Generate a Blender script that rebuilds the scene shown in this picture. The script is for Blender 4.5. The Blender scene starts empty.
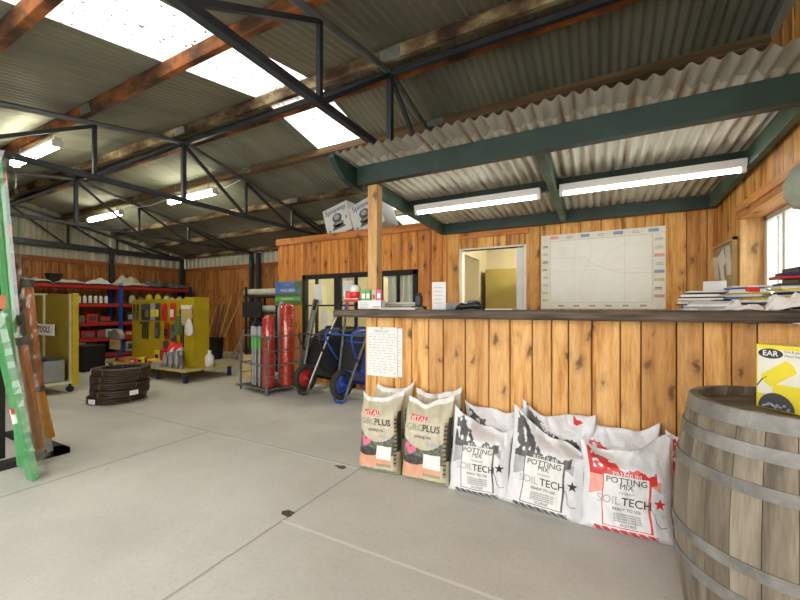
import bpy, math, random
from mathutils import Matrix, Vector, noise
R = math.radians; PI = math.pi
rnd = random.Random(7)
sc = bpy.context.scene

# ---------------------------------------------------------------- camera, sky, exposure
cam = bpy.data.cameras.new('camera'); camo = bpy.data.objects.new('camera', cam)
sc.collection.objects.link(camo); sc.camera = camo
camo.location = (0, 0, 1.2); camo.rotation_euler = (R(90), 0, R(28.1))
cam.sensor_width = 36; cam.lens = 374 / 800 * 36; cam.shift_y = 8 / 800; cam.clip_start = .02; cam.clip_end = 200
w = bpy.data.worlds.new('world'); sc.world = w; w.use_nodes = True
bg = w.node_tree.nodes['Background']; bg.inputs[0].default_value = (1, .985, .96, 1); bg.inputs[1].default_value = 3.3
sc.view_settings.view_transform = 'Standard'; sc.view_settings.look = 'None'
sc.view_settings.gamma = 1; sc.view_settings.use_curve_mapping = False
sc.view_settings.exposure = 0.22
TUBE = 42.0          # strength of the fluorescent tubes in the shed
TUBE_C = 14.0        # and under the canopy

# ---------------------------------------------------------------- helpers
class MB:
    def __init__(s): s.v = []; s.f = []; s.m = []; s.M = Matrix.Identity(4); s.k = 0
    def add(s, vs, fs, k=None):
        o = len(s.v); s.v += [tuple(s.M @ Vector(p)) for p in vs]
        s.f += [tuple(o + i for i in f) for f in fs]; s.m += [s.k if k is None else k] * len(fs); return s
    def box(s, a, b, k=None):
        (x0, y0, z0), (x1, y1, z1) = a, b
        return s.add([(x0,y0,z0),(x1,y0,z0),(x1,y1,z0),(x0,y1,z0),(x0,y0,z1),(x1,y0,z1),(x1,y1,z1),(x0,y1,z1)],
              [(0,3,2,1),(4,5,6,7),(0,1,5,4),(1,2,6,5),(2,3,7,6),(3,0,4,7)], k)
    def cbox(s, c, d, k=None):
        return s.box([c[i]-d[i]/2 for i in range(3)], [c[i]+d[i]/2 for i in range(3)], k)
    def bar(s, p, q, wd, ht=None, k=None, up=(0,0,1)):
        p, q = Vector(p), Vector(q); ht = ht or wd; d = (q-p).normalized(); u = Vector(up)
        if abs(d.dot(u)) > .98: u = Vector((1,0,0))
        x = d.cross(u).normalized()*wd/2; y = x.cross(d).normalized()*ht/2
        vs = [p-x-y,p+x-y,p+x+y,p-x+y,q-x-y,q+x-y,q+x+y,q-x+y]
        return s.add(vs, [(0,3,2,1),(4,5,6,7),(0,1,5,4),(1,2,6,5),(2,3,7,6),(3,0,4,7)], k)
    def tube(s, pts, r, n=8, k=None, closed=False, caps=True):
        pts = [Vector(p) for p in pts]; N = len(pts); rs = r if isinstance(r, (list, tuple)) else [r]*N
        vs = []; u = None
        for i, p in enumerate(pts):
            if closed: d = (pts[(i+1) % N]-pts[i-1])
            else: d = pts[min(i+1,N-1)]-pts[max(i-1,0)]
            d.normalize()
            if u is None: u = d.orthogonal().normalized()
            u = (u - d*u.dot(d)).normalized(); b = d.cross(u)
            vs += [p + (u*math.cos(2*PI*j/n)+b*math.sin(2*PI*j/n))*rs[i] for j in range(n)]
        fs = []
        for i in range(N if closed else N-1):
            a, c = i*n, ((i+1) % N)*n
            fs += [(a+j, a+(j+1) % n, c+(j+1) % n, c+j) for j in range(n)]
        if caps and not closed: fs += [tuple(reversed(range(n))), tuple((N-1)*n+j for j in range(n))]
        return s.add(vs, fs, k)
    def lathe(s, prof, n=20, c=(0,0,0), k=None, caps=True):
        vs = []; fs = []
        for r, z in prof: vs += [(c[0]+r*math.cos(2*PI*j/n), c[1]+r*math.sin(2*PI*j/n), c[2]+z) for j in range(n)]
        for i in range(len(prof)-1):
            a, b = i*n, (i+1)*n; fs += [(a+j, a+(j+1) % n, b+(j+1) % n, b+j) for j in range(n)]
        if caps: fs += [tuple(reversed(range(n))), tuple((len(prof)-1)*n+j for j in range(n))]
        return s.add(vs, fs, k)
    def poly(s, pts, y0, y1, k=None):      # prism from x,z points
        n = len(pts); vs = [(x,y0,z) for x,z in pts]+[(x,y1,z) for x,z in pts]
        return s.add(vs, [tuple(range(n)), tuple(reversed(range(n,2*n)))]+[(i,n+i,n+(i+1) % n,(i+1) % n) for i in range(n)], k)
    def text(s, t, size, fn, k=None, bold=0, align='CENTER', sx=1):
        vs, fs = text_geo(t, bold, align)
        return s.add([fn(x*size*sx, y*size) for x, y in vs], fs, k)
    def build(s, name, mats, parent=None, smooth=False, bevel=0, loc=None, solid=0, sub=0):
        me = bpy.data.meshes.new(name); me.from_pydata(s.v, [], s.f)
        if not isinstance(mats, (list, tuple)): mats = [mats]
        for m in mats: me.materials.append(m)
        if len(mats) > 1: me.polygons.foreach_set('material_index', s.m)
        if smooth: me.polygons.foreach_set('use_smooth', [True]*len(me.polygons))
        me.update(); o = bpy.data.objects.new(name, me); sc.collection.objects.link(o)
        if parent: o.parent = parent
        if loc: o.location = loc
        if bevel:
            b = o.modifiers.new('bevel', 'BEVEL'); b.width = bevel; b.segments = 2; b.limit_method = 'ANGLE'; b.angle_limit = R(40)
        if solid:
            b = o.modifiers.new('solid', 'SOLIDIFY'); b.thickness = solid; b.offset = 0
        if sub:
            b = o.modifiers.new('sub', 'SUBSURF'); b.levels = b.render_levels = sub
        return o
_tc = {}
def text_geo(t, bold, align):
    if (t,bold,align) in _tc: return _tc[(t,bold,align)]
    cu = bpy.data.curves.new('t', 'FONT'); cu.body = t; cu.size = 1; cu.align_x = align; cu.align_y = 'CENTER'; cu.offset = bold
    cu.resolution_u = 3; cu.fill_mode = 'FRONT'
    o = bpy.data.objects.new('t', cu); sc.collection.objects.link(o)
    me = bpy.data.meshes.new_from_object(o)
    r = ([(v.co.x, v.co.y) for v in me.vertices], [tuple(p.vertices) for p in me.polygons])
    bpy.data.objects.remove(o); bpy.data.meshes.remove(me); bpy.data.curves.remove(cu)
    _tc[(t,bold,align)] = r; return r
def tag(o, label, cat, group=None, kind=None):
    o['label'] = label; o['category'] = cat
    if group: o['group'] = group
    if kind: o['kind'] = kind
    return o
def thing(name, label, cat, loc=(0,0,0), rz=0, group=None, rot=None):
    o = bpy.data.objects.new(name, None); sc.collection.objects.link(o); o.empty_display_size = .05
    o.location = loc; o.rotation_euler = rot or (0,0,rz); return tag(o, label, cat, group)
def struct(o): o['kind'] = 'structure'; return o
def copy_tree(o, parent=None):
    c = o.copy(); sc.collection.objects.link(c)
    if parent: c.parent = parent
    for ch in list(o.children): copy_tree(ch, c)
    return c
def plane_fn(o, ux, uy):      # text plane: origin, x and y unit vectors
    o, ux, uy = Vector(o), Vector(ux), Vector(uy)
    return lambda x, y: o+ux*x+uy*y
def fnx(x0, y0, z0): return plane_fn((x0,y0,z0),(1,0,0),(0,0,1))       # on a face looking towards -y

# ---------------------------------------------------------------- materials
def nt(name):
    m = bpy.data.materials.new(name); m.use_nodes = True; t = m.node_tree
    return m, t.nodes, t.links, t.nodes['Principled BSDF']
def c4(c): return (c[0], c[1], c[2], 1)
def ramp(n, stops):
    r = n.new('ShaderNodeValToRGB'); e = r.color_ramp.elements
    e[0].position, e[0].color = stops[0][0], c4(stops[0][1]); e[1].position, e[1].color = stops[-1][0], c4(stops[-1][1])
    for p, c in stops[1:-1]: x = e.new(p); x.color = c4(c)
    return r
def coords(n, l, scale=(1,1,1)):
    t = n.new('ShaderNodeTexCoord'); m = n.new('ShaderNodeMapping'); m.inputs['Scale'].default_value = scale
    l.new(t.outputs['Object'], m.inputs[0]); return m.outputs[0]
def noise_n(n, l, vec, sc_, det=4, rough=.55):
    x = n.new('ShaderNodeTexNoise'); x.inputs['Scale'].default_value = sc_; x.inputs['Detail'].default_value = det
    x.inputs['Roughness'].default_value = rough; l.new(vec, x.inputs['Vector']); return x.outputs[0]
def mixc(n, l, f, a, b, mode='MIX'):
    x = n.new('ShaderNodeMix'); x.data_type = 'RGBA'; x.blend_type = mode
    for s, v in ((x.inputs[0], f), (x.inputs[6], a), (x.inputs[7], b)):
        if isinstance(v, (int, float)): s.default_value = v
        elif isinstance(v, tuple): s.default_value = c4(v)
        else: l.new(v, s)
    return x.outputs[2]
def mathn(n, l, op, a, b=0, clamp=False):
    x = n.new('ShaderNodeMath'); x.operation = op; x.use_clamp = clamp
    for s, v in ((x.inputs[0], a), (x.inputs[1], b)):
        if isinstance(v, (int, float)): s.default_value = v
        else: l.new(v, s)
    return x.outputs[0]
def plain(name, col, rough=.6, metal=0, var=.12, scale=8, bump=0, stretch=(1,1,1), alpha=1):
    m, n, l, p = nt(name); v = coords(n, l, stretch); no = noise_n(n, l, v, scale)
    a = tuple(c*(1-var) for c in col); b = tuple(min(1, c*(1+var)) for c in col)
    r = ramp(n, [(.3, a), (.7, b)]); l.new(no, r.inputs[0]); l.new(r.outputs[0], p.inputs['Base Color'])
    p.inputs['Roughness'].default_value = rough; p.inputs['Metallic'].default_value = metal
    if bump:
        bn = n.new('ShaderNodeBump'); bn.inputs['Strength'].default_value = bump; bn.inputs['Distance'].default_value = .01
        l.new(no, bn.inputs['Height']); l.new(bn.outputs[0], p.inputs['Normal'])
    return m
def emit(name, col, st):
    m, n, l, p = nt(name); p.inputs['Base Color'].default_value = c4(col)
    p.inputs['Emission Color'].default_value = c4(col); p.inputs['Emission Strength'].default_value = st; return m
def wood(name, dark, mid, light, axis='z', knots=True, rough=.6, gscale=1, iv=.75):
    m, n, l, p = nt(name)
    st = {'z': (9,9,.7), 'x': (.7,9,9), 'y': (9,.7,9)}[axis]
    ks = {'z': (5.5,5.5,1.7), 'x': (1.7,5.5,5.5), 'y': (5.5,1.7,5.5)}[axis]
    geo = n.new('ShaderNodeNewGeometry'); tc = n.new('ShaderNodeTexCoord')
    vm = n.new('ShaderNodeVectorMath'); vm.operation = 'SCALE'; vm.inputs[0].default_value = (7.3,7.3,7.3)
    l.new(geo.outputs['Random Per Island'], vm.inputs['Scale'])
    ad = n.new('ShaderNodeVectorMath'); ad.operation = 'ADD'; l.new(tc.outputs['Object'], ad.inputs[0]); l.new(vm.outputs[0], ad.inputs[1])
    def mp(s):
        x = n.new('ShaderNodeMapping'); x.inputs['Scale'].default_value = tuple(a*gscale for a in s); l.new(ad.outputs[0], x.inputs[0]); return x.outputs[0]
    g = noise_n(n, l, mp(st), 2.2, 6, .6)
    rp = ramp(n, [(.33, dark), (.47, mid), (.66, light)]); l.new(g, rp.inputs[0])
    isl = ramp(n, [(0, (.70,.60,.52)), (.5, (.96,.93,.9)), (1, (1.22,1.22,1.2))]); l.new(geo.outputs['Random Per Island'], isl.inputs[0])
    col = mixc(n, l, iv, rp.outputs[0], isl.outputs[0], 'MULTIPLY')
    fine = noise_n(n, l, mp(tuple(a*3 for a in st)), 5, 3); fr = ramp(n, [(.35,(.72,.66,.6)), (.6,(1,1,1))]); l.new(fine, fr.inputs[0])
    col = mixc(n, l, .6, col, fr.outputs[0], 'MULTIPLY')
    if knots:
        sx = n.new('ShaderNodeSeparateXYZ'); l.new(ad.outputs[0], sx.inputs[0])
        A = mathn(n, l, 'ADD', sx.outputs[0], sx.outputs[1] if axis == 'z' else sx.outputs[2]); B = sx.outputs[2] if axis == 'z' else sx.outputs[1]
        if axis == 'x': A, B = mathn(n, l, 'ADD', sx.outputs[1], sx.outputs[2]), sx.outputs[0]
        dn = noise_n(n, l, ad.outputs[0], 14, 3)
        cb = n.new('ShaderNodeCombineXYZ'); l.new(mathn(n,l,'ADD',mathn(n,l,'MULTIPLY',A,5.2),mathn(n,l,'MULTIPLY',dn,.42)), cb.inputs[0]); l.new(mathn(n,l,'ADD',mathn(n,l,'MULTIPLY',B,2.7),mathn(n,l,'MULTIPLY',dn,.30)), cb.inputs[1])
        wn = n.new('ShaderNodeTexVoronoi'); wn.voronoi_dimensions = '2D'; wn.inputs['Scale'].default_value = 1; l.new(cb.outputs[0], wn.inputs['Vector'])
        sc2 = n.new('ShaderNodeSeparateColor'); l.new(wn.outputs['Color'], sc2.inputs[0])
        kd = mathn(n, l, 'ADD', wn.outputs['Distance'], mathn(n, l, 'MULTIPLY', sc2.outputs[0], .13))
        kr = ramp(n, [(.04, (.95,.95,.95)), (.095, (.75,.75,.75)), (.14, (.25,.25,.25)), (.30, (0,0,0))]); l.new(kd, kr.inputs[0])
        col = mixc(n, l, kr.outputs[0], col, tuple(c*.30 for c in dark))
    l.new(col, p.inputs['Base Color']); p.inputs['Roughness'].default_value = rough
    bn = n.new('ShaderNodeBump'); bn.inputs['Strength'].default_value = .25; bn.inputs['Distance'].default_value = .004
    l.new(g, bn.inputs['Height']); l.new(bn.outputs[0], p.inputs['Normal'])
    return m
def patchy(name, cols, scale=2, stretch=(1,1,1), rough=.7, metal=0, bump=.2, lo=.3, hi=.7, det=6):
    m, n, l, p = nt(name); v = coords(n, l, stretch); no = noise_n(n, l, v, scale, det, .65)
    k = len(cols); r = ramp(n, [(lo+(hi-lo)*i/(k-1), c) for i, c in enumerate(cols)]); l.new(no, r.inputs[0])
    l.new(r.outputs[0], p.inputs['Base Color']); p.inputs['Roughness'].default_value = rough; p.inputs['Metallic'].default_value = metal
    if bump:
        bn = n.new('ShaderNodeBump'); bn.inputs['Strength'].default_value = bump; bn.inputs['Distance'].default_value = .01
        l.new(no, bn.inputs['Height']); l.new(bn.outputs[0], p.inputs['Normal'])
    return m
def concrete():
    m, n, l, p = nt('concrete'); v = coords(n, l)
    a = noise_n(n, l, v, 1.1, 8, .6); r = ramp(n, [(.3,(.50,.49,.445)), (.55,(.60,.59,.54)), (.75,(.67,.66,.61))]); l.new(a, r.inputs[0])
    b = noise_n(n, l, v, 45, 4, .7); r2 = ramp(n, [(.3,(.78,.78,.77)), (.5,(1,1,1))]); l.new(b, r2.inputs[0])
    col = mixc(n, l, .6, r.outputs[0], r2.outputs[0], 'MULTIPLY')
    sp = n.new('ShaderNodeTexVoronoi'); sp.inputs['Scale'].default_value = 3.1; l.new(v, sp.inputs['Vector'])
    sr = ramp(n, [(.02,(1,1,1)), (.05,(0,0,0))]); l.new(sp.outputs['Distance'], sr.inputs[0]); col = mixc(n, l, mathn(n,l,'MULTIPLY',sr.outputs[0],.55), col, (.2,.17,.13))
    s = n.new('ShaderNodeSeparateXYZ'); l.new(v, s.inputs[0]); X, Y = s.outputs[0], s.outputs[1]
    wob = mathn(n, l, 'MULTIPLY', mathn(n, l, 'SUBTRACT', noise_n(n, l, v, 9, 3), .5), .018)
    def line(axis, c, wd, lo, hi):
        A, B = (X, Y) if axis == 'x' else (Y, X)
        d = mathn(n, l, 'ABSOLUTE', mathn(n, l, 'SUBTRACT', mathn(n, l, 'ADD', A, wob), c))
        k = mathn(n, l, 'LESS_THAN', d, wd); k = mathn(n, l, 'MULTIPLY', k, mathn(n, l, 'GREATER_THAN', B, lo))
        return mathn(n, l, 'MULTIPLY', k, mathn(n, l, 'LESS_THAN', B, hi))
    dark = None
    for ax, c, wd, lo, hi in (('x',-3.35,.011,-.5,2.33),('x',-1.58,.008,-1,2.35),('y',2.34,.006,-6.2,-1.6),('x',-3.02,.004,2.35,3.9),('x',-1.58,.006,2.3,2.62),('y',-.3,.005,-9,1)):
        k = line(ax, c, wd, lo, hi); dark = k if dark is None else mathn(n, l, 'MAXIMUM', dark, k)
    col = mixc(n, l, mathn(n,l,'MULTIPLY',dark,.5), col, (.16,.14,.11))
    for cx, cy in ((-1.72,2.28),(-1.61,1.62)):
        dx = mathn(n,l,'MULTIPLY',mathn(n,l,'SUBTRACT',X,cx),14); dy = mathn(n,l,'MULTIPLY',mathn(n,l,'SUBTRACT',Y,cy),22)
        rr = mathn(n,l,'ADD',mathn(n,l,'ADD',mathn(n,l,'MULTIPLY',dx,dx),mathn(n,l,'MULTIPLY',dy,dy)),mathn(n,l,'MULTIPLY',noise_n(n,l,v,30,2),1.6))
        col = mixc(n, l, mathn(n,l,'LESS_THAN',rr,1.25), col, (.07,.06,.045))
    lt = mathn(n, l, 'MAXIMUM', line('y',2.325,.008,-3.0,-1.6), line('y',1.55,.009,-1.58,1.1))
    col = mixc(n, l, mathn(n,l,'MULTIPLY',lt,.7), col, (.75,.73,.68))
    l.new(col, p.inputs['Base Color']); p.inputs['Roughness'].default_value = .55
    bn = n.new('ShaderNodeBump'); bn.inputs['Strength'].default_value = .15; bn.inputs['Distance'].default_value = .005
    l.new(b, bn.inputs['Height']); l.new(bn.outputs[0], p.inputs['Normal']); return m
def skylight_mat():
    m, n, l, p = nt('skylight'); v = coords(n, l, (1,.5,1)); vo = noise_n(n, l, v, 34, 3, .6)
    r = ramp(n, [(.60,(.93,.93,.88)), (.65,(.06,.05,.03))]); l.new(vo, r.inputs[0])
    t = n.new('ShaderNodeBsdfTranslucent'); l.new(r.outputs[0], t.inputs[0]); l.new(r.outputs[0], p.inputs['Base Color'])
    mx = n.new('ShaderNodeMixShader'); mx.inputs[0].default_value = .75
    l.new(p.outputs[0], mx.inputs[1]); l.new(t.outputs[0], mx.inputs[2]); l.new(mx.outputs[0], n['Material Output'].inputs[0]); return m
def glass(name, col=(1,1,1), fac=.85, rough=.05):
    m, n, l, p = nt(name); t = n.new('ShaderNodeBsdfTransparent'); t.inputs[0].default_value = c4(col)
    g = n.new('ShaderNodeBsdfGlossy'); g.inputs['Roughness'].default_value = rough
    mx = n.new('ShaderNodeMixShader'); mx.inputs[0].default_value = 1-fac
    l.new(t.outputs[0], mx.inputs[1]); l.new(g.outputs[0], mx.inputs[2]); l.new(mx.outputs[0], n['Material Output'].inputs[0]); return m

M = {}
M['conc'] = concrete()
M['pine'] = wood('pine_cladding', (.42,.16,.03), (.70,.345,.075), (.86,.51,.17))
M['pinec'] = wood('pale_pine_cladding', (.46,.19,.045), (.74,.40,.12), (.86,.53,.22))
M['pine2'] = wood('pine_cladding_redder', (.36,.10,.02), (.66,.24,.04), (.82,.38,.09))
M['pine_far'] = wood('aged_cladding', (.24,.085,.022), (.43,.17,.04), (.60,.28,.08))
M['post'] = wood('post_timber', (.50,.26,.08), (.66,.40,.15), (.78,.52,.24))
M['trim'] = wood('trim_timber', (.44,.13,.025), (.68,.25,.05), (.80,.36,.10), 'x')
M['trimy'] = wood('trim_timber_side', (.42,.16,.04), (.62,.27,.07), (.74,.37,.12), 'y')
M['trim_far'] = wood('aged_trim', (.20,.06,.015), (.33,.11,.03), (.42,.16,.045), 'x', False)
M['dark'] = plain('dark_gap', (.025,.012,.006), .9)
M['slab'] = wood('slab_timber', (.035,.028,.022), (.10,.08,.06), (.19,.155,.12), 'x', False, .75, 1.6)
M['green'] = plain('dark_green_paint', (.012,.034,.026), .45, 0, .35, 4, .1)
M['greenl'] = patchy('worn_green_paint', [(.03,.07,.05),(.06,.11,.08),(.16,.22,.15)], 3, (1,1,1), .55)
M['roof'] = patchy('old_roof_iron', [(.17,.175,.13),(.245,.25,.195),(.31,.31,.24)], 1.1, (2,.4,1), .5, .2, 0)
M['canopy'] = patchy('aged_canopy_iron', [(.10,.045,.015),(.30,.22,.10),(.56,.54,.42),(.70,.70,.60),(.60,.55,.40),(.28,.17,.06),(.66,.64,.52)], 1.5, (9,.7,1), .55, .1, 0, .28, .72)
def canopy_iron():
    m, n, l, p = nt('aged_canopy_iron'); v = coords(n, l, (4,.5,1)); a = noise_n(n, l, v, 1.3, 5, .6)
    r = ramp(n, [(.28,(.40,.36,.25)), (.45,(.60,.59,.49)), (.62,(.70,.70,.61)), (.75,(.50,.46,.34))]); l.new(a, r.inputs[0])
    sp = n.new('ShaderNodeSeparateXYZ'); l.new(coords(n, l), sp.inputs[0])
    w_ = mathn(n, l, 'SINE', mathn(n, l, 'MULTIPLY', sp.outputs[0], 2*PI/.076)); rib_shade = mathn(n, l, 'ADD', mathn(n, l, 'MULTIPLY', w_, .5), .5)
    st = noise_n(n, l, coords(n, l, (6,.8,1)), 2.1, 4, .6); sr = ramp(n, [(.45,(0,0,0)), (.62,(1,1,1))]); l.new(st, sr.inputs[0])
    col = mixc(n, l, mathn(n, l, 'MULTIPLY', mathn(n, l, 'POWER', rib_shade, 2.5), sr.outputs[0]), r.outputs[0], (.25,.13,.035))  # brown stains kept to the valleys, painting rib shading into the colour
    rs_ = noise_n(n, l, coords(n, l, (3,1.2,1)), 1.7, 6, .7); rr = ramp(n, [(.66,(0,0,0)), (.72,(1,1,1))]); l.new(rs_, rr.inputs[0])
    col = mixc(n, l, mathn(n, l, 'MULTIPLY', rr.outputs[0], .8), col, (.20,.06,.02))
    fr = mathn(n, l, 'LESS_THAN', mathn(n, l, 'ADD', sp.outputs[1], mathn(n, l, 'MULTIPLY', st, .25)), 2.66)     # weathered overhang
    col = mixc(n, l, mathn(n, l, 'MULTIPLY', fr, .55), col, (.20,.20,.18))
    l.new(col, p.inputs['Base Color']); p.inputs['Roughness'].default_value = .5; p.inputs['Metallic'].default_value = .1; return m
M['canopy'] = canopy_iron()
M['gable'] = patchy('cream_steel', [(.42,.41,.32),(.58,.57,.46)], 2, (3,3,.4), .5, .1, 0)
M['purlin'] = patchy('rusty_purlin', [(.018,.012,.008),(.06,.03,.014),(.20,.14,.07),(.44,.37,.22),(.50,.44,.30)], 1.5, (1,1.5,2), .85, 0, .4, .33, .72)
M['purlin2'] = patchy('reddish_purlin', [(.02,.013,.008),(.07,.03,.012),(.22,.075,.02),(.40,.13,.03),(.10,.05,.02)], 1.5, (1,1.5,2), .85, 0, .4, .35, .68)
M['purlin3'] = patchy('brown_timber', [(.05,.03,.015),(.14,.085,.04),(.26,.17,.08)], 2.5, (.4,5,5), .85, 0, .3)
M['steel'] = plain('truss_steel', (.042,.050,.062), .5, .3, .3, 6)
M['steelp'] = plain('truss_pipe', (.15,.165,.175), .45, .4, .2, 6)
M['galv'] = plain('galvanised', (.33,.34,.34), .42, .7, .25, 14)
M['chrome'] = plain('bare_tube', (.42,.40,.36), .3, .8, .15, 9)
M['black'] = plain('black_plastic', (.012,.012,.014), .4)
M['blackm'] = plain('black_matt', (.015,.014,.014), .8)
M['rubber'] = plain('rubber', (.035,.033,.028), .85, 0, .3, 12)
M['white'] = plain('white_plastic', (.78,.78,.76), .45, 0, .03)
M['whitep'] = plain('white_paint', (.72,.72,.68), .5, 0, .05)
M['paper'] = plain('paper', (.82,.82,.80), .8, 0, .04)
M['paperw'] = plain('cream_paper', (.80,.78,.68), .8, 0, .08)
M['cream'] = plain('cream_wall', (.52,.46,.30), .8, 0, .05)
M['olive'] = plain('olive_cupboard', (.28,.22,.05), .6, 0, .08)
M['grey'] = plain('grey_plastic', (.27,.28,.28), .55)
M['greyd'] = plain('dark_grey', (.07,.07,.075), .6)
M['greym'] = plain('mid_grey', (.15,.15,.15), .6, 0, .4, 20)
M['yellow'] = plain('yellow_board', (.50,.375,.012), .5, 0, .10)
M['yellow2'] = plain('bright_yellow', (.85,.72,.05), .45, 0, .03)
M['olivey'] = plain('mustard_pegboard', (.26,.20,.02), .6, 0, .08)
M['creamstrip'] = plain('cream_strip', (.55,.53,.33), .6)
M['deck'] = plain('pale_yellow_ply', (.50,.43,.16), .6, 0, .15, 5)
M['red'] = plain('red_paint', (.50,.025,.02), .45, 0, .1)
M['redb'] = plain('bright_red', (.75,.03,.025), .4, 0, .1)
M['redn'] = plain('red_netting', (.70,.05,.03), .35, 0, .35, 60, .4)
M['pink'] = plain('pink_print', (.75,.15,.28), .5)
M['orange'] = plain('orange_tube', (.50,.15,.05), .45, 0, .1)
M['orangey'] = plain('amber_tube', (.62,.27,.02), .4, 0, .1)
M['gplast'] = plain('green_plastic', (.09,.36,.13), .4, 0, .12)
M['gprint'] = plain('green_print', (.12,.45,.12), .5)
M['gleaf'] = plain('leaf_green', (.10,.17,.05), .6, 0, .5, 40)
M['blue'] = plain('blue_plastic', (.015,.05,.26), .3, 0, .1)
M['bluem'] = plain('blue_metal', (.02,.07,.38), .35, 0, .1)
M['navy'] = plain('navy', (.02,.03,.10), .6)
M['sky'] = plain('sky_print', (.10,.20,.55), .5, 0, .3, 3)
M['steelblue'] = plain('lettering_blue', (.10,.17,.33), .6)
M['ink'] = plain('ink', (.03,.03,.03), .6)
M['inkg'] = plain('grey_ink', (.36,.36,.36), .6)
M['brownp'] = plain('brown_pipe', (.055,.034,.024), .45, 0, .25, 20)
M['tie'] = plain('green_tie', (.15,.2,.07), .6)
M['khaki'] = plain('khaki_bag', (.54,.50,.36), .38, 0, .06, 14, .7)
M['khakid'] = plain('khaki_bag_dark', (.33,.29,.17), .4, 0, .1)
M['terra'] = plain('terracotta_print', (.72,.36,.22), .4, 0, .12)
M['soil'] = plain('soil_print', (.05,.045,.04), .5, 0, .5, 60)
M['foliage'] = plain('foliage_print', (.13,.15,.10), .5, 0, .7, 55)
M['bagw'] = plain('white_bag_film', (.76,.77,.79), .32, 0, .03, 16, .9)
M['bagg'] = plain('charcoal_print', (.10,.10,.10), .32, 0, .4, 16, .9)
M['bagr'] = plain('red_print', (.68,.05,.05), .32, 0, .15, 16, .9)
M['baggl'] = plain('pale_grey_print', (.42,.43,.46), .32, 0, .1)
M['bagrl'] = plain('salmon_print', (.80,.35,.28), .32, 0, .1)
M['stave'] = wood('barrel_oak', (.10,.085,.065), (.185,.158,.118), (.29,.255,.195), 'z', False, .75, .8, .35)
M['head'] = wood('barrel_head', (.06,.045,.03), (.14,.105,.065), (.22,.17,.11), 'x', False, .8)
M['hoop'] = patchy('barrel_hoop', [(.12,.115,.105),(.21,.205,.19),(.31,.305,.29)], 7, (1,1,1), .55, .4, .1)
M['sack'] = plain('cream_sack', (.62,.58,.46), .7, 0, .1)
M['roll'] = plain('roll_cloth', (.52,.50,.40), .8, 0, .1)
M['bamboo'] = plain('pale_wood', (.50,.36,.15), .6, 0, .15)
M['glove'] = plain('tan_glove', (.55,.42,.20), .8, 0, .2, 20)
M['map'] = patchy('map_paper', [(.72,.72,.62),(.80,.80,.71),(.77,.75,.66)], 3, (1,1,1), .35, 0, 0)
M['road'] = plain('map_road', (.58,.50,.42), .6)
M['sky2'] = plain('faded_blue_print', (.26,.33,.52), .5)
M['pinkf'] = plain('faded_red_print', (.70,.33,.28), .5)
M['yelf'] = plain('faded_yellow_print', (.62,.58,.28), .5)
M['cork'] = plain('cork', (.45,.36,.20), .9, 0, .2, 30)
M['mirror'] = plain('grey_green_enamel', (.34,.38,.30), .3, 0, .1)
M['glass'] = glass('window_glass', (.93,.97,.96), .93)
M['wrap'] = glass('clear_wrap', (.96,.98,.96), .87, .12)
M['skyl'] = skylight_mat()
M['tube'] = emit('tube_light', (1,.95,.74), TUBE)
M['tubec'] = emit('canopy_tube_light', (1,.97,.90), TUBE_C)
M['ioff'] = emit('added_office_globe', (1,.94,.80), 210)

# ---------------------------------------------------------------- setting
XL, YB, YF, XR, XO = -11.0, 6.85, -.7, 1.02, -4.9
RY, RZ, SF, SB = 3.05, 3.57, .185, .22
def roofz(y): return RZ - SF*(RY-y) if y < RY else RZ - SB*(y-RY)
m = MB(); m.box((-12,-6,-.1),(2.5,YB+.3,0)); struct(m.build('floor', M['conc']))

def corrugate(name, x0, x1, ys, zf, mat, pitch=.076, amp=.0115, seg=8, parent=None, jag=0):
    m = MB(); n = int((x1-x0)/pitch*seg); vs = []; fs = []; k = len(ys)
    for i in range(n+1):
        x = x0 + i*pitch/seg; dz = amp*math.sin(2*PI*x/pitch)
        for j, y in enumerate(ys):
            yy = y + (jag*noise.noise(Vector((x*3,0,0))) if j == 0 else 0)
            vs.append((x, yy, zf(yy)+dz))
    for i in range(n):
        for j in range(k-1): a = i*k+j; fs.append((a, a+1, a+k+1, a+k))
    m.add(vs, fs); return m.build(name, mat, parent, smooth=True)
SKX0, SKX1 = -3.36, -2.62
yf = [YF-.3, .9, 1.93, RY]; yb = [RY, 3.95, 5.0, YB+.15]
for ys in (yf, yb):
    for x0, x1 in ((XL-.1, SKX0), (SKX1, 1.5)): struct(corrugate('ceiling', x0, x1, ys, roofz, M['roof']))
    if ys is yf: struct(corrugate('window_2', SKX0-.06, SKX1+.06, ys, lambda y: roofz(y)+.012, M['skyl']))
    else:
        struct(corrugate('window_2', SKX0-.06, SKX1+.06, [RY,3.98], lambda y: roofz(y)+.012, M['skyl']))
        struct(corrugate('window_2', SKX0-.06, SKX1+.06, [5.2,YB+.15], lambda y: roofz(y)+.012, M['skyl']))
        struct(corrugate('ceiling', SKX0-.02, SKX1+.02, [3.98,5.2], roofz, M['roof']))
m = MB(); m.box((XL-.1,RY-.14,RZ+.02),(1.5,RY+.14,RZ+.04)); struct(m.build('ceiling', M['galv']))

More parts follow.
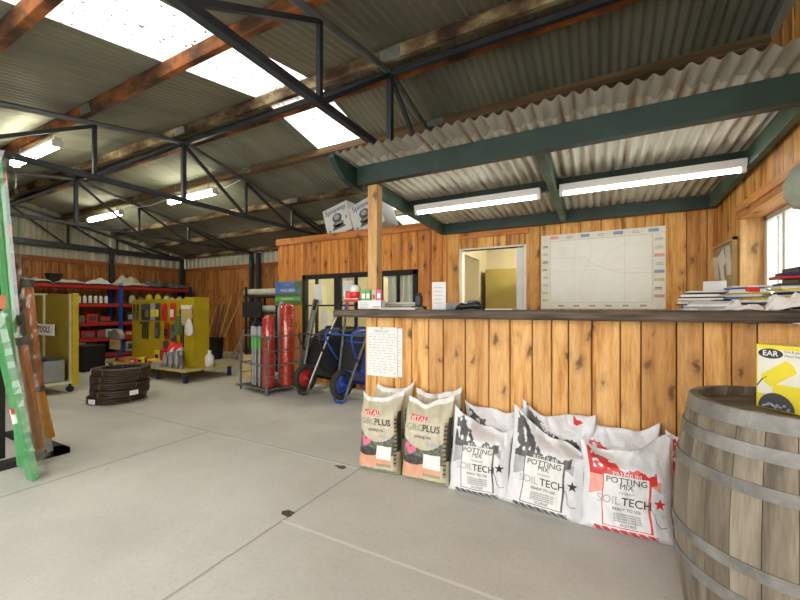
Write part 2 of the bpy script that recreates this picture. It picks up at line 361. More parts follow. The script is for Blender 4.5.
def planks(name, a0, a1, z0, z1, pos, axis, holes=(), thick=.02, mat='pine', wr=(.11,.2), back=True, sign=-1, seed=1):
    """vertical boards; axis 'x': wall along x at y=pos facing sign*y; axis 'y': along y at x=pos"""
    r = random.Random(seed); m = MB(); a = a0; t = .003
    edges = sorted(set([a0, a1] + [h[i] for h in holes for i in (0,1) if a0 < h[i] < a1]))
    for e0, e1 in zip(edges, edges[1:]):
        a = e0
        while a < e1-.002:
            b = min(e1, a+r.uniform(*wr));
            if e1-b < .05: b = e1
            spans = [(z0, z1)]
            for h in holes:
                if a >= h[0]-.001 and b <= h[1]+.001:
                    spans = [s for lo, hi in spans for s in ((lo, min(hi, h[2])), (max(lo, h[3]), hi)) if s[1]-s[0] > .01]
            for lo, hi in spans:
                p0, p1 = (pos, pos-sign*thick)
                q0, q1 = min(p0,p1), max(p0,p1); c = .005
                # board with chamfered front edges
                f, bk = (q0, q1) if sign < 0 else (q1, q0); s_ = c*(1 if sign < 0 else -1)
                pr = [(a+t, bk), (a+t, f+s_), (a+t+c, f), (b-t-c, f), (b-t, f+s_), (b-t, bk)]
                vs = [((u,v,z) if axis == 'x' else (v,u,z)) for z in (lo,hi) for u, v in pr]
                fs = [tuple(range(6)), tuple(range(11,5,-1))]+[(i,(i+1) % 6,6+(i+1) % 6,6+i) for i in range(6)]
                m.add(vs, fs, 0)
                if back:
                    bq = pos-sign*(thick-.006); cq = pos-sign*(thick+.05)
                    g0, g1 = min(bq,cq), max(bq,cq)
                    m.box((a,g0,lo) if axis == 'x' else (g0,a,lo), (b,g1,hi) if axis == 'x' else (g1,b,hi), 1)
            a = b
    return m.build(name, [M[mat], M['dark']])
# shed walls: boards to 2.34, steel above
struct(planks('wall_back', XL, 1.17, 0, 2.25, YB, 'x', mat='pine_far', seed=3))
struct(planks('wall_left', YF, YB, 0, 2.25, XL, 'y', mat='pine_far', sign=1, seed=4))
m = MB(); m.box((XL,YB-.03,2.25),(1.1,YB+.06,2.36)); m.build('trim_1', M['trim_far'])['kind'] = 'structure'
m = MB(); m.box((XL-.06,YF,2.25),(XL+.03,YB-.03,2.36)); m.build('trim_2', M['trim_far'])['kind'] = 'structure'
def vcorr(name, pts_fn, a0, a1, axis, pos, zt, mat):
    m = MB(); vs = []; n = int((a1-a0)/.02)
    for i in range(n+1):
        a = a0+i*.02; d = .022*max(-.5,min(.5,math.sin(2*PI*a/.19)*2))
        for z in (2.34, zt(a)): vs.append((a,pos+d,z) if axis == 'x' else (pos+d,a,z))
    m.add(vs, [(2*i,2*i+2,2*i+3,2*i+1) for i in range(n)]); return struct(m.build(name, mat))
vcorr('wall_back', None, XL, 1.4, 'x', YB+.02, lambda a: roofz(YB)+.02, M['gable'])
vcorr('wall_left', None, YF-.3, YB+.1, 'y', XL-.02, roofz, M['gable'])
# unseen front wall, added to dim the left side, with the wide open doorway behind the camera
m = MB(); m.box((XL,YF-.1,0),(-4.3,YF,2.3)); m.box((XL,YF-.1,2.3),(-4.3,YF,roofz(YF)-.03)); struct(m.build('wall_front_added', M['pine_far']))
# right wall, with the window
WY0, WY1, WZ0, WZ1 = 2.75, 3.97, .98, 1.93
struct(planks('wall_right', YF, 4.72, 0, 3.0, XR, 'y', holes=((WY0,WY1,WZ0,WZ1),), mat='pine', seed=5, wr=(.13,.2)))
m = MB()
m.box((XR+.13,YF,0),(XR+.2,WY0,3)); m.box((XR+.13,WY1,0),(XR+.2,YB,3)); m.box((XR+.13,WY0,0),(XR+.2,WY1,WZ0)); m.box((XR+.13,WY0,WZ1),(XR+.2,WY1,3))
vs = [(XR+.16,YF-.3,2.9),(XR+.16,RY,2.9),(XR+.16,YB,2.6),(XR+.16,YF-.3,roofz(YF-.3)),(XR+.16,RY,RZ),(XR+.16,YB,roofz(YB))]
m.add(vs, [(0,1,4,3),(1,2,5,4)]); struct(m.build('wall_right', M['gable']))
m = MB(); a = XR-.02
m.box((a,WY1-.015,WZ0-.04),(XR+.16,WY1+.004,WZ1+.03)); m.box((a,WY0-.004,WZ0-.04),(XR+.16,WY0+.015,WZ1+.03))
m.box((a,WY0,WZ0-.01),(XR+.16,WY1,WZ0+.015)); struct(m.build('trim_3', M['post'], bevel=.003))
m = MB(); m.box((a-.015,WY0-.06,WZ1-.015),(XR+.16,WY1+.02,WZ1+.035)); m.box((a-.02,WY0-.06,WZ1+.035),(XR+.01,WY1+.02,WZ1+.10)); struct(m.build('trim_6', M['trimy'], bevel=.003))
wf = MB(); x = XR+.125
wf.box((x,WY0,WZ0),(x+.05,WY0+.05,WZ1)); wf.box((x,WY1-.065,WZ0),(x+.05,WY1-.012,WZ1)); wf.box((x,WY0,WZ1-.05),(x+.05,WY1,WZ1)); wf.box((x,WY0,WZ0),(x+.05,WY1,WZ0+.05))
wf.box((x+.01,3.62,WZ0),(x+.045,3.66,WZ1)); wf.box((x+.015,3.74,WZ0),(x+.04,3.765,WZ1)); wf.box((x+.01,WY0,1.22),(x+.045,3.62,1.245)); wf.box((x+.01,3.2,WZ0),(x+.045,3.24,WZ1))
wo = struct(wf.build('window_1', M['whitep'], bevel=.004))
g = MB(); g.box((x+.02,WY0+.04,WZ0+.04),(x+.026,WY1-.04,WZ1-.04)); g.build('pane', M['glass'], wo)

# office block: front wall, sides, deck
OY = 4.7
WINX0, WINX1, WINZ = -4.33, -2.23, 1.74
DX0, DX1, DZ = -1.60, -.80, 1.95
struct(planks('wall_office', XO, -1.80, 0, 2.28, OY, 'x', holes=((WINX0,WINX1,.12,WINZ),), mat='pine2', seed=11, wr=(.16,.22)))
struct(planks('wall_office', -1.80, XR, 0, 2.28, OY, 'x', holes=((DX0,DX1,0,DZ),), mat='pine', seed=12, wr=(.15,.24)))
m = MB(); m.box((XO,OY+.075,0),(WINX0,OY+.11,2.2)); m.box((WINX1,OY+.075,0),(DX0,OY+.11,2.2)); m.box((DX1,OY+.075,0),(XR+.1,OY+.11,2.2))
m.box((WINX0,OY+.075,WINZ),(WINX1,OY+.11,2.2)); m.box((DX0,OY+.075,DZ),(DX1,OY+.11,2.2)); m.box((WINX0,OY+.075,0),(WINX1,OY+.11,.12)); struct(m.build('wall_office', M['cream']))
m = MB(); m.box((XO+.08,OY+.11,0),(XO+.11,6.5,2.2)); struct(m.build('wall_office_side', M['cream']))
struct(planks('wall_office_side', OY+.02, YB-.05, 0, 2.28, XO, 'y', mat='pine2', seed=13))
m = MB(); m.box((XO-.02,OY-.03,2.27),(XR,OY+.02,2.375)); struct(m.build('trim_4', M['trim'], bevel=.004))
m = MB(); m.box((XO+.01,OY+.021,2.2),(XR+.1,YB-.05,2.26)); struct(m.build('ceiling_office', M['cream']))
m = MB(); m.box((DX0,OY-.025,2.1),(-.745,OY-.005,2.275)); struct(m.build('trim_5', M['trim'], bevel=.003))
m = MB(); IY = 6.2
m.box((-1.72,OY+.11,0),(-1.66,4.95,2.2)); m.box((-1.72,5.75,0),(-1.66,IY,2.2)); m.box((-1.72,4.95,1.95),(-1.66,5.75,2.2)); m.box((-1.66,IY,0),(XR+.1,IY+.06,2.2))
struct(m.build('wall_inner', M['cream']))
m = MB(); m.box((XO+.1,6.5,0),(-1.72,6.56,2.2)); struct(m.build('wall_inner', M['cream']))
# door frame and the hinged leaf
m = MB(); m.box((DX0-.02,OY-.012,0),(DX0+.012,OY+.1,DZ+.02)); m.box((DX1-.012,OY-.012,0),(DX1+.02,OY+.1,DZ+.02)); m.box((DX0,OY-.012,DZ),(DX1,OY+.1,DZ+.02))
dd = struct(m.build('door_1', M['paperw']))
m = MB(); m.box((DX1-.10,OY+.02,.01),(DX1-.02,OY+.06,DZ-.01)); m.build('door_leaf', M['whitep'], dd)
# black framed glazing
m = MB(); x0, x1, z0, z1 = WINX0, WINX1, .12, WINZ; y0, y1 = OY-.02, OY+.06
m.box((x0,y0,z0),(x0+.07,y1,z1)); m.box((x1-.07,y0,z0),(x1,y1,z1)); m.box((x0,y0,z1-.07),(x1,y1,z1)); m.box((x0,y0,z0),(x1,y1,z0+.12))
for x, wd in ((-4.05,.025),(-3.62,.12),(-3.28,.03),(-2.86,.10),(-2.55,.03)): m.box((x-wd/2,y0+.01,z0),(x+wd/2,y1-.01,z1))
for z in (1.24,.70): m.box((x0,y0+.015,z-.0125),(x1,y1-.02,z+.0125))
wo = struct(m.build('window_3', M['blackm'], bevel=.003))
g = MB(); g.box((x0+.05,OY+.02,z0+.05),(x1-.05,OY+.025,z1-.05)); g.build('pane', M['glass'], wo)
for i, (x, z, a, b) in enumerate(((-3.98,1.42,.17,.32),(-3.40,1.50,.18,.24),(-3.84,1.0,.12,.3))):
    m = MB(); m.box((x-a/2,OY-.030,z-b/2),(x+a/2,OY-.027,z+b/2)); m.M = Matrix.Translation((0,0,0))
    tag(m.build('notice', M['paper']), ['white notice taped high on the left glass panes','white notice taped beside the thick black window mullion','white notice on a lower left glass pane'][i], 'notice', 'notices on the office window')
m = MB()
for i in range(6):
    x = -2.80+i*.09; m.box((x,OY+.16,.3),(x+.08,OY+.165,1.68))
m.box((-2.84,OY+.14,1.66),(-2.2,OY+.18,1.70)); tag(m.build('vertical_blind', M['paperw']), 'pale vertical blind behind the right panes of the black window', 'blind')
# inside the office
t = thing('cupboard', 'olive yellow cupboard seen through the office doorway', 'cupboard', (-1.28,5.97,0))
m = MB(); m.box((-.30,-.17,0),(.42,.19,1.80)); m.build('body', M['olive'], t, bevel=.005)
m = MB(); m.box((-.29,-.19,.05),(.20,-.172,1.78)); m.build('door', M['olive'], t); m = MB(); m.box((.21,-.19,.05),(.41,-.172,1.78)); m.build('door', M['olive'], t)
t = thing('hanging_lamp', 'shallow dish lamp above the olive cupboard in the office', 'lamp', (-.78,5.4,1.74))
m = MB(); m.lathe([(.02,.10),(.05,.07),(.24,.01),(.25,0),(.24,0),(.04,.05)], 24); m.build('shade', M['greym'], t, smooth=True)
m = MB(); m.tube([(0,0,.08),(0,0,.459)], .006); m.build('cord', M['black'], t)
for x, y in ((-.4,5.3),(-3.4,5.6)):  # unseen lamps added to brighten the office interior
    t = thing('added_globe', 'added unseen globe light on the office ceiling' + (' beyond the doorway' if x > -1 else ' behind the glazed front'), 'lamp', (x,y,2.10))
    m = MB(); m.lathe([(.005,-.09),(.06,-.075),(.09,-.02),(.08,.04),(.04,.07)], 16); m.build('globe', M['ioff'], t, smooth=True)
    m = MB(); m.lathe([(.06,.07),(.06,.099)], 16); m.build('mount', M['white'], t)

# ---------------------------------------------------------------- roof frame
def truss(X, label, lower=True):
    t = thing('roof_truss', label, 'truss', (X,0,0), group='steel roof trusses')
    dz = -.15; ze = 2.64
    ap = Vector((0,RY,RZ+dz)); fe = Vector((0,YF,roofz(YF)+dz)); be = Vector((0,YB-.08,roofz(YB)+dz+.02))
    def on(y): return Vector((0,y,roofz(y)+dz))
    def lo(y): return Vector((0,y,ze))
    m = MB(); m.tube([fe, on(RY-.25), ap-Vector((0,0,.012)), on(RY+.25), be], .028, 10); m.build('top_chord', M['steelp'], t, smooth=True)
    m = MB(); m.bar((0,YF,ze),(0,YB-.1,ze), .055 if X > -10 else .12); m.build('bottom_chord', M['steel'], t, bevel=.004)
    m = MB(); m.bar(lo(RY)+Vector((0,0,.02)), ap, .05); m.build('king_post', M['steel'], t)
    for y in (RY-1.0, RY+1.0, RY+2.0, RY-2.0):
        m = MB(); m.bar(lo(y), on(y), .035); m.build('web_post', M['steel'], t)
    for a, b in ((RY,RY+1.0),(RY+1.0,RY+2.0),(RY+2.0,RY+3.0),(RY,RY-1.0),(RY-1.0,RY-2.0)):
        m = MB(); m.bar(on(a)-Vector((0,0,.03)), lo(b), .035); m.build('web_brace', M['steel'], t)
    return t
truss(-1.735, 'dark steel roof truss above the left end of the canopy and counter')
truss(-4.91, 'dark steel roof truss in line with the left end of the office wall')
truss(-7.95, 'dark steel roof truss above the yellow pegboard stands')
truss(-10.93, 'dark steel roof truss against the far left wall')
purl = [(.0,'purlin','nearest the open front'),(1.0,'purlin2','at the top left corner of the picture'),(1.93,'purlin2','carrying the leftmost tube light, crossing the first skylight'),(2.93,'purlin','just in front of the ridge'),
        (3.20,'purlin2','just behind the ridge'),(3.98,'purlin3','below the lower end of the white skylight, carrying tube lights'),(4.97,'purlin','second behind the ridge, over the office'),(5.85,'purlin','third behind the ridge'),(6.72,'purlin','at the back eave')]
for y, mt, wl in purl:
    t = thing('roof_purlin', 'long rust-stained roof purlin '+wl, 'beam', (0,y,roofz(y)-.012), group='roof purlins')
    s = SF if y < RY else -SB
    m = MB(); m.M = Matrix.Rotation(math.atan(s), 4, 'X'); m.box((XL,-.035,-.105),(1.45,.035,0)); m.build('beam', M[mt], t, bevel=.006)
    for X in (-1.80,-4.91,-7.95):
        m = MB(); m.M = Matrix.Rotation(math.atan(s), 4, 'X'); m.box((X+.05,-.043,-.10),(X+.25,-.036,-.015)); m.build('cleat', M['galv'], t)
m = MB(); m.box((XL,RY-.02,RZ-.20),(1.4,RY+.02,RZ-.155)); tag(m.build('ridge_tie', M['steel']), 'long dark steel tie running under the roof ridge', 'beam')
for X, Y, z, lb in ((-10.88,4.9,2.6,'black steel column against the left wall behind the red shelving'),(-7.95,YB-.12,2.6,'dark steel column by the leaning brooms at the back wall'),(-7.70,YB-.12,2.6,'dark steel column just right of its twin at the back wall'),(-10.9,YB-.12,2.6,'dark steel column in the far back corner')):
    m = MB(); m.cbox((X,Y,z/2),(.09,.09,z)); tag(m.build('steel_column', M['steel'], bevel=.005), lb, 'column')
# shed tube lights
def shed_light(x0, x1, y, z, lb, group='shed tube lights'):
    t = thing('fluorescent_light', lb, 'light', ((x0+x1)/2,y,z), group=group); L = (x1-x0)
    m = MB(); m.box((-L/2,-.032,.02),(L/2,.032,.06)); m.build('housing', M['white'], t, bevel=.006)
    m = MB(); m.tube([(-L/2+.02,0,-.012),(L/2-.02,0,-.012)], .045, 12); m.build('diffuser', M['tube'], t, smooth=True)
    for e in (-L/2, L/2-.03): m = MB(); m.box((e,-.05,-.05),(e+.03,.05,.02)); m.build('end_cap', M['white'], t)
    for s in (-.35,.35):
        m = MB(); m.tube([(s*L,0,.065),(s*L,0,roofz(y)-.012-z-.01)], .005); m.build('hanger', M['galv'], t)
shed_light(-6.73,-5.46,1.93,3.09,'glowing tube light in front of the ridge at the far left')
shed_light(-6.74,-5.48,3.93,3.09,'glowing tube light behind the ridge, over the yellow tool display')
shed_light(-9.63,-8.34,3.93,3.09,'glowing tube light furthest back, near the left wall')
m = MB(); m.tube([(-5.5,3.95,3.16),(-5.3,3.97,3.13),(-4.95,3.98,3.2)], .006); m.build('cable', M['white'])
tag(bpy.data.objects['cable'], 'white cable from the tube light over the tool display', 'cable')
m = MB(); m.tube([(-8.3,3.96,3.14),(-8.0,3.97,3.18),(-7.85,3.98,3.14),(-7.4,3.98,3.12),(-6.8,3.95,3.15)], .006); tag(m.build('cable', M['white']), 'wavy white cable linking the two rear tube lights', 'cable')

# ---------------------------------------------------------------- canopy over the counter
t = thing('canopy', 'dark green timber canopy roofed in stained corrugated iron over the counter', 'canopy', (0,0,0))
cz = lambda y: 2.397-.04*(y-2.6)
corrugate('roof_sheet', -1.86, XR-.03, [2.33,2.6,3.6,4.68], cz, M['canopy'], parent=t, amp=.014, jag=.03)
m = MB(); m.add([(-1.80,2.6,2.27),(-1.80,2.6,2.235),(XR-.02,2.6,2.235),(XR-.02,2.6,2.385),(-1.80,2.6,2.385),(-1.80,2.67,2.27),(-1.80,2.67,2.235),(XR-.02,2.67,2.235),(XR-.02,2.67,2.385),(-1.80,2.67,2.385)],
    [(0,1,2,3,4),(9,8,7,6,5),(0,5,6,1),(1,6,7,2),(2,7,8,3),(3,8,9,4),(4,9,5,0)]); m.build('front_beam', M['green'], t, bevel=.004)
m = MB(); m.box((-1.86,4.60,2.17),(XR-.02,4.66,2.30)); m.build('back_beam', M['green'], t, bevel=.004)
def sbeam(x, y0, y1, mt, h=.13, wd=.05, nm='side_beam'):
    m = MB(); vs = [(x-wd/2,y0,cz(y0)-.012-h),(x+wd/2,y0,cz(y0)-.012-h),(x+wd/2,y1,cz(y1)-.012-h),(x-wd/2,y1,cz(y1)-.012-h)]
    vs += [(a,b,c+h) for a,b,c in vs]; m.add(vs, [(0,3,2,1),(4,5,6,7),(0,1,5,4),(1,2,6,5),(2,3,7,6),(3,0,4,7)]); m.build(nm, M[mt], t, bevel=.004)
m = MB(); yz = [(2.31,2.395),(2.31,2.365),(2.37,2.30),(2.45,2.245),(2.60,2.215),(2.70,2.215),(2.70,2.38)]
m.add([(X,y,z) for X in (-1.86,-1.81) for y, z in yz], [tuple(range(7)), tuple(range(13,6,-1))]+[(i,7+i,7+(i+1) % 7,(i+1) % 7) for i in range(7)]); m.build('rafter_tail', M['green'], t)
sbeam(-1.835,2.70,4.60,'greenl'); sbeam(XR-.06,2.67,4.60,'greenl'); sbeam(-.36,2.67,4.60,'greenl',.13,.06,'rafter')
m = MB(); m.box((-1.80,3.58,2.255),(XR-.08,3.64,2.345)); m.build('cross_beam', M['green'], t, bevel=.004)
m = MB(); m.cbox((-1.685,2.705,1.71),(.09,.09,1.05)); tag(m.build('timber_post', M['post'], bevel=.005), 'square pine post standing on the left end of the countertop', 'post')
def can_light(x0, x1, lb):
    y = 3.55; z = 2.215; L = x1-x0; t = thing('fluorescent_light', lb, 'light', ((x0+x1)/2,y,z), group='canopy tube lights')
    m = MB(); m.add([(-L/2,-.045,.055),(L/2,-.045,.055),(L/2,.045,.055),(-L/2,.045,.055),(-L/2,-.03,-.002),(L/2,-.03,-.002),(L/2,.03,-.002),(-L/2,.03,-.002)],
        [(0,1,2,3),(7,6,5,4),(0,4,5,1),(1,5,6,2),(2,6,7,3),(3,7,4,0)]); m.build('batten', M['white'], t, bevel=.003)
    m = MB(); m.tube([(-L/2+.03,0,-.02),(L/2-.03,0,-.02)], .014, 12); m.build('tube', M['tubec'], t, smooth=True)
    for e in (-L/2, L/2-.03): m = MB(); m.box((e,-.02,-.04),(e+.03,.02,0)); m.build('lamp_holder', M['white'], t, bevel=.003)
can_light(-1.71,-.47,'left of the two bare tube lights under the canopy')
can_light(-.31,.93,'right of the two bare tube lights under the canopy, nearer the window')

# ---------------------------------------------------------------- counter
CF = 2.62
t = thing('serving_counter', 'long pine board clad serving counter behind the compost bags', 'counter', (0,0,0))
o = planks('cladding', -1.73, XR-.01, 0, 1.12, CF, 'x', mat='pinec', seed=21, wr=(.10,.19)); o.parent = t
m = MB(); m.box((-1.72,CF+.072,.02),(-1.68,3.1,1.12)); m.box((-1.68,3.06,.02),(XR-.01,3.1,1.12)); m.build('carcass', M['post'], t)
m = MB()
for i in range(17): m.lathe([(.004,0),(.003,.004)], 8, (0,0,0)) if False else m.cbox((-1.6+i*.155,CF-.002,1.108+.003*math.sin(i*2)),(.007,.004,.007))
m.build('nail_heads', M['galv'], t)
def slab():
    m = MB(); n = 80; vs = []; x0, x1 = -1.97, XR-.01
    for i in range(n+1):
        x = x0+(x1-x0)*i/n; j = .006*noise.noise(Vector((x*4,0,0))); k = .004*noise.noise(Vector((x*5,3,0)))
        vs += [(x,2.515+j,1.125+k*1.2),(x,2.50+j,1.14+k),(x,2.502+j,1.172+k),(x,2.512+j,1.186),(x,3.15,1.186),(x,3.15,1.125)]
    fs = []
    for i in range(n): fs += [(i*6+a,(i+1)*6+a,(i+1)*6+(a+1) % 6,i*6+(a+1) % 6) for a in range(6)]
    fs += [tuple(reversed(range(6))), tuple(n*6+a for a in range(6))]; m.add(vs, fs); return m.build('countertop', M['slab'])
tag(slab(), 'dark weathered timber countertop slab with rough front edge', 'countertop')
TOP = 1.187

# price list sheets pinned on the counter front
for i, (x, y, wd, ht, z) in enumerate(((-1.425,CF-.006,.10,.385,.845),(-1.56,CF-.012,.285,.40,.845))):
    t = thing('price_list', ['narrow printed sheet half hidden behind the larger price list','large white handwritten price list pinned to the counter end'][i], 'notice', (x,y,z), group='price lists on the counter')
    m = MB(); m.box((-wd/2,0,-ht/2),(wd/2,.003,ht/2)); m.build('sheet', M['paper'], t)
    m = MB(); r = random.Random(5+i)
    if i:
        m.text('PRICE LIST', .03, fnx(0,-.0012,ht/2-.035)); 
    for k in range(15):
        z = ht/2-.06-k*.022; a = -wd/2+.015
        while a < wd/2-.03:
            b = a+r.uniform(.012,.04); m.box((a,-.001,z),(min(b,wd/2-.01),.0005,z+.003)); a = b+r.uniform(.006,.03)
    m.build('writing', M['inkg'], t)
    m = MB(); m.cbox((0,-.003,ht/2-.008),(.008,.005,.008)); m.build('pin', M['ink'], t)

# ---------------------------------------------------------------- bags
def sstep(a, b, x): x = max(0, min(1, (x-a)/(b-a))); return x*x*(3-2*x)
class Bag:
    def __init__(s, wd, ht, th, seed, ear=.05, ex=6, slump=0.0):
        s.w, s.h, s.t, s.seed, s.ear, s.ex, s.slump = wd, ht, th, seed, ear, ex, slump
    def pt(s, u, v, off=0, back=False):
        e = sstep(.72, 1, v); lo = 1-sstep(0,.08,v)
        hw = s.w/2*(1-.05*math.sin(PI*v)+.05*lo+.02*e)
        x = u*hw; N = lambda a,b,c: noise.noise(Vector((a+s.seed*3.7,b,c)))
        B = (1-abs(u)**s.ex)**.5 if abs(u) < 1 else 0
        B *= max(.0,min(1,v/.07))**.5*(1-sstep(.70,1.0,v)*.93)*(1+.10*math.sin(PI*v))
        wr = .016*N(u*2.2,v*3,0)*(.5+e) + .012*N(u*4.5,v*6,2)*(.35+.9*e) + .045*e*N(u*2.2,v*2,5)*(1-e*.3) + .010*abs(N(u*3+v*4,v*3-u*2,7))*(1+2*e)
        if abs(u) > .999: wr *= .0
        y = (s.t/2*B + wr*B**.3 + off) * (1 if back else -1)
        if back: y = s.t/2*B
        top = s.ear*(abs(u)**1.7-.45)*e + .035*N(u*1.7,0,9)*e + s.slump*u*e
        z = s.h*v + top
        x += .022*N(0,v*2.3,11)*sstep(.1,.5,v)
        y += .07*e*e*N(u*1.4,1,7) - (.02*lo*(1-back)*0)
        return Vector((x, y, max(z, .0)))
    def mesh(s, colf, mats, parent, name='sack'):
        nu, nv = 80, 120; m = MB(); vs = []; fs = []; ks = []
        for bk in (0,1):
            for i in range(nu+1):
                for j in range(nv+1): vs.append(s.pt(-1+2*i/nu, j/nv, 0, bool(bk)))
        S = (nu+1)*(nv+1)
        for bk in (0,1):
            for i in range(nu):
                for j in range(nv):
                    a = bk*S+i*(nv+1)+j; f = (a, a+nv+1, a+nv+2, a+1)
                    fs.append(f if not bk else f[::-1])
                    ks.append(colf(-1+2*(i+.5)/nu, (j+.5)/nv, bk))
        o = len(m.v); m.v = [tuple(p) for p in vs]; m.f = fs; m.m = ks
        ob = m.build(name, mats, parent, smooth=True)
        wd = ob.modifiers.new('weld', 'WELD'); wd.merge_threshold = .0008
        return ob
    def fn(s, u0, v0):      # text placement: metres around u0,v0
        return lambda x, y: s.pt(u0+x/(s.w/2), v0+y/s.h, .0035)
def lean_thing(name, label, cat, x, y, rz, lean, group, z=0):
    return thing(name, label, cat, (x,y,z), 0, group, rot=(-lean,0,rz))
def khaki_bag(x, y, rz, lean, label, seed, wd=.33, ht=.60, full=True):
    t = lean_thing('compost_bag', label, 'bag', x, y, rz, lean, 'khaki compost bags')
    b = Bag(wd, ht, .14 if full else .09, seed, .05, 7, .02)
    mats = [M[k] for k in ('khaki','white','redb','khakid','foliage','soil','terra','paper','pink','ink','baggl')]
    def cf(u, v, bk):
        if v > .945: return 1
        if bk: return 0
        if abs(u) > .93: return 5 if .3 < v < .8 else 0
        if u > .82 and .12 < v < .75: return 3 if int(v*60) % 3 else 5
        if abs(u+.32) < .36 and abs(v-.765+.02*u) < .036: return 2
        arc = .40+.17*u*u
        if .10 < v < .36 and .0 < u < .72: return 7 if v > .19 else (6 if v > .13 else 3)
        if ((u-.38)/.26)**2+((v-.475)/.028)**2 < 1: return 10
        if ((u+.42)/.5)**2+((v-.27)/.055)**2 < 1: return 5
        if .085 < v < .27 and u < 0 and u > -.9: return 6
        if v < .06 and v > .035: return 9 if int((u+1)*22) % 2 else 0
        if .25 < v < arc:
            for a, c in ((-.72,.43),(-.45,.40),(-.6,.37)):
                if ((u-a)/.13)**2+((v-c)/.035)**2 < 1: return 8
            return 4
        return 0
    b.mesh(cf, mats, t)
    if full:
        m = MB(); m.text('VITAL', .048, b.fn(-.3,.765), bold=.01); m.build('logo_lettering', M['paper'], t)
        m = MB(); m.text('GRO', .062, b.fn(-.42,.655)); m.build('thin_lettering', M['khakid'], t)
        m = MB(); m.text('PLUS', .062, b.fn(.28,.655), bold=.015); m.text('potting mix', .028, b.fn(-.05,.555)); m.build('lettering', M['ink'], t)
        m = MB(); m.text('Premium Garden', .030, b.fn(0,.598)); m.build('pale_lettering', M['white'], t)
    return t
def soil_bag(x, y, rz, lean, label, seed, red, wd=.42, ht=.62, th=.15, kind='REGULAR', slump=.0, roll=0, ear=.06):
    t = lean_thing('potting_mix_bag', label, 'bag', x, y, rz, lean, 'white potting mix bags'); t.rotation_euler[1] = roll
    b = Bag(wd, ht, th, seed, ear, 3.2, slump)
    mats = [M['bagw'], M['bagr' if red else 'bagg'], M['bagrl' if red else 'baggl'], M['ink'], M['paper']]
    def cf(u, v, bk):
        if bk: return 0
        L, Rr, B, T = -.55, .52, .10, .66
        bw = .022; bh = .010
        inb = L <= u <= Rr and B <= v <= T
        if inb:
            if u < L+bw*1.6 or u > Rr-bw*1.6 or v < B+bh: return 1
            return 4
        if -.72 < u < .62 and .025+.0*u < v < .082: return 1 if int((u+1)*26+v*60) % 5 else 0
        # torn-edged colour splash above the panel
        w_ = noise.noise(Vector((u*4+seed, v*5, 0)))
        w2 = noise.noise(Vector((u*9+seed*2, v*14, 4)))
        up = .66+.10*max(0,-u)+.17*sstep(.1,-.75,u)+.09*w_+.05*w2; dn = .66-.02
        if u > .5: dn = .60+.1*(u-.5)
        if dn < v < up+.05 and -.86 < u < .66: return 0 if (w2 > .28 and v > .72) else 1
        if -.86 < u < L and .40+.2*(u+.86) < v < .70: return 2
        if .52 < u < .72 and .60-.3*(u-.52) < v < .66: return 2
        return 0
    b.mesh(cf, mats, t)
    m = MB(); m.text('POTTING', .042, b.fn(-.02,.605), sx=1.1); m.text('MIX', .038, b.fn(-.02,.545)); m.text('TECH', .056, b.fn(.22,.385), bold=.006)
    m.text('READY TO USE', .020, b.fn(0,.30)); m.text('TOP QUALITY', .012, b.fn(0,.475))
    for k in range(4): m.text('professional potting mix', .013, b.fn(0,.25-.025*k))
    m.text('25 LITRES', .018, b.fn(0,.135)); m.build('lettering', M['ink'], t)
    m = MB(); m.text('SOIL', .056, b.fn(-.40,.385)); m.build('outline_lettering', M['baggl'], t)
    m = MB(); m.text(kind, .034, b.fn(0,.672)); m.build('band_lettering', M['white'], t)
    m = MB(); f = b.fn(.72,.42); pts = []
    for k in range(10):
        r_ = .030 if k % 2 == 0 else .012; a = PI/2+k*PI/5; pts.append(f(r_*math.cos(a), r_*math.sin(a)))
    c = f(0,0); m.add([c]+pts, [(0,1+k,1+(k+1) % 10) for k in range(10)]); m.build('star', M['bagr' if red else 'ink'], t)
    m = MB(); m.tube([b.pt(u,v,.002) for u, v in ((.54,.36),(.6,.30),(.62,.22),(.70,.18),(.82,.19))], .0015, 4); m.build('printed_line', M['ink'], t)
    return t
LN = R(9)
khaki_bag(-1.42,2.535,R(2),R(3),'khaki compost bag standing behind the leftmost front bag, only its white top showing', 31, ht=.59, full=False)
khaki_bag(-1.43,2.365,R(5),R(7),'leftmost khaki compost bag at the front, red logo on it', 32, ht=.55)
khaki_bag(-1.04,2.535,R(2),R(3),'khaki compost bag behind the second front bag, against the counter', 33, ht=.59, full=False, wd=.35)
khaki_bag(-1.06,2.365,R(2),R(8),'second khaki compost bag at the front, beside the white bags', 34, wd=.35, ht=.56)
soil_bag(-.62,2.54,R(-2),R(3),'white and black potting mix bag tucked behind the first white front bag', 41, False, wd=.42, ht=.52, th=.09)
soil_bag(-.68,2.355,R(3),LN*1.3,'first white potting mix bag with charcoal print, beside the khaki bags', 42, False, wd=.40, ht=.46, slump=-.05)
soil_bag(-.24,2.54,R(-2),R(3),'white potting mix bag standing tall behind the second charcoal printed bag', 43, False, wd=.44, ht=.54, th=.09)
soil_bag(-.30,2.33,R(-2),LN*1.5,'second white potting mix bag with charcoal print and star, sagging to the right', 44, False, wd=.44, ht=.46, slump=-.10, roll=R(3), ear=.05)
soil_bag(.06,2.54,R(-2),R(3),'red printed potting mix bag standing behind the front red one', 45, True, wd=.48, ht=.51, th=.10, kind='PREMIUM')
soil_bag(.125,2.31,R(2),LN*1.4,'front red printed potting mix bag with a red star', 46, True, wd=.43, ht=.455, kind='PREMIUM', slump=.05)
soil_bag(.53,2.47,R(-4),LN*.6,'red printed potting mix bag half hidden by the wine barrel', 47, True, wd=.42, ht=.50, th=.10, kind='PREMIUM')

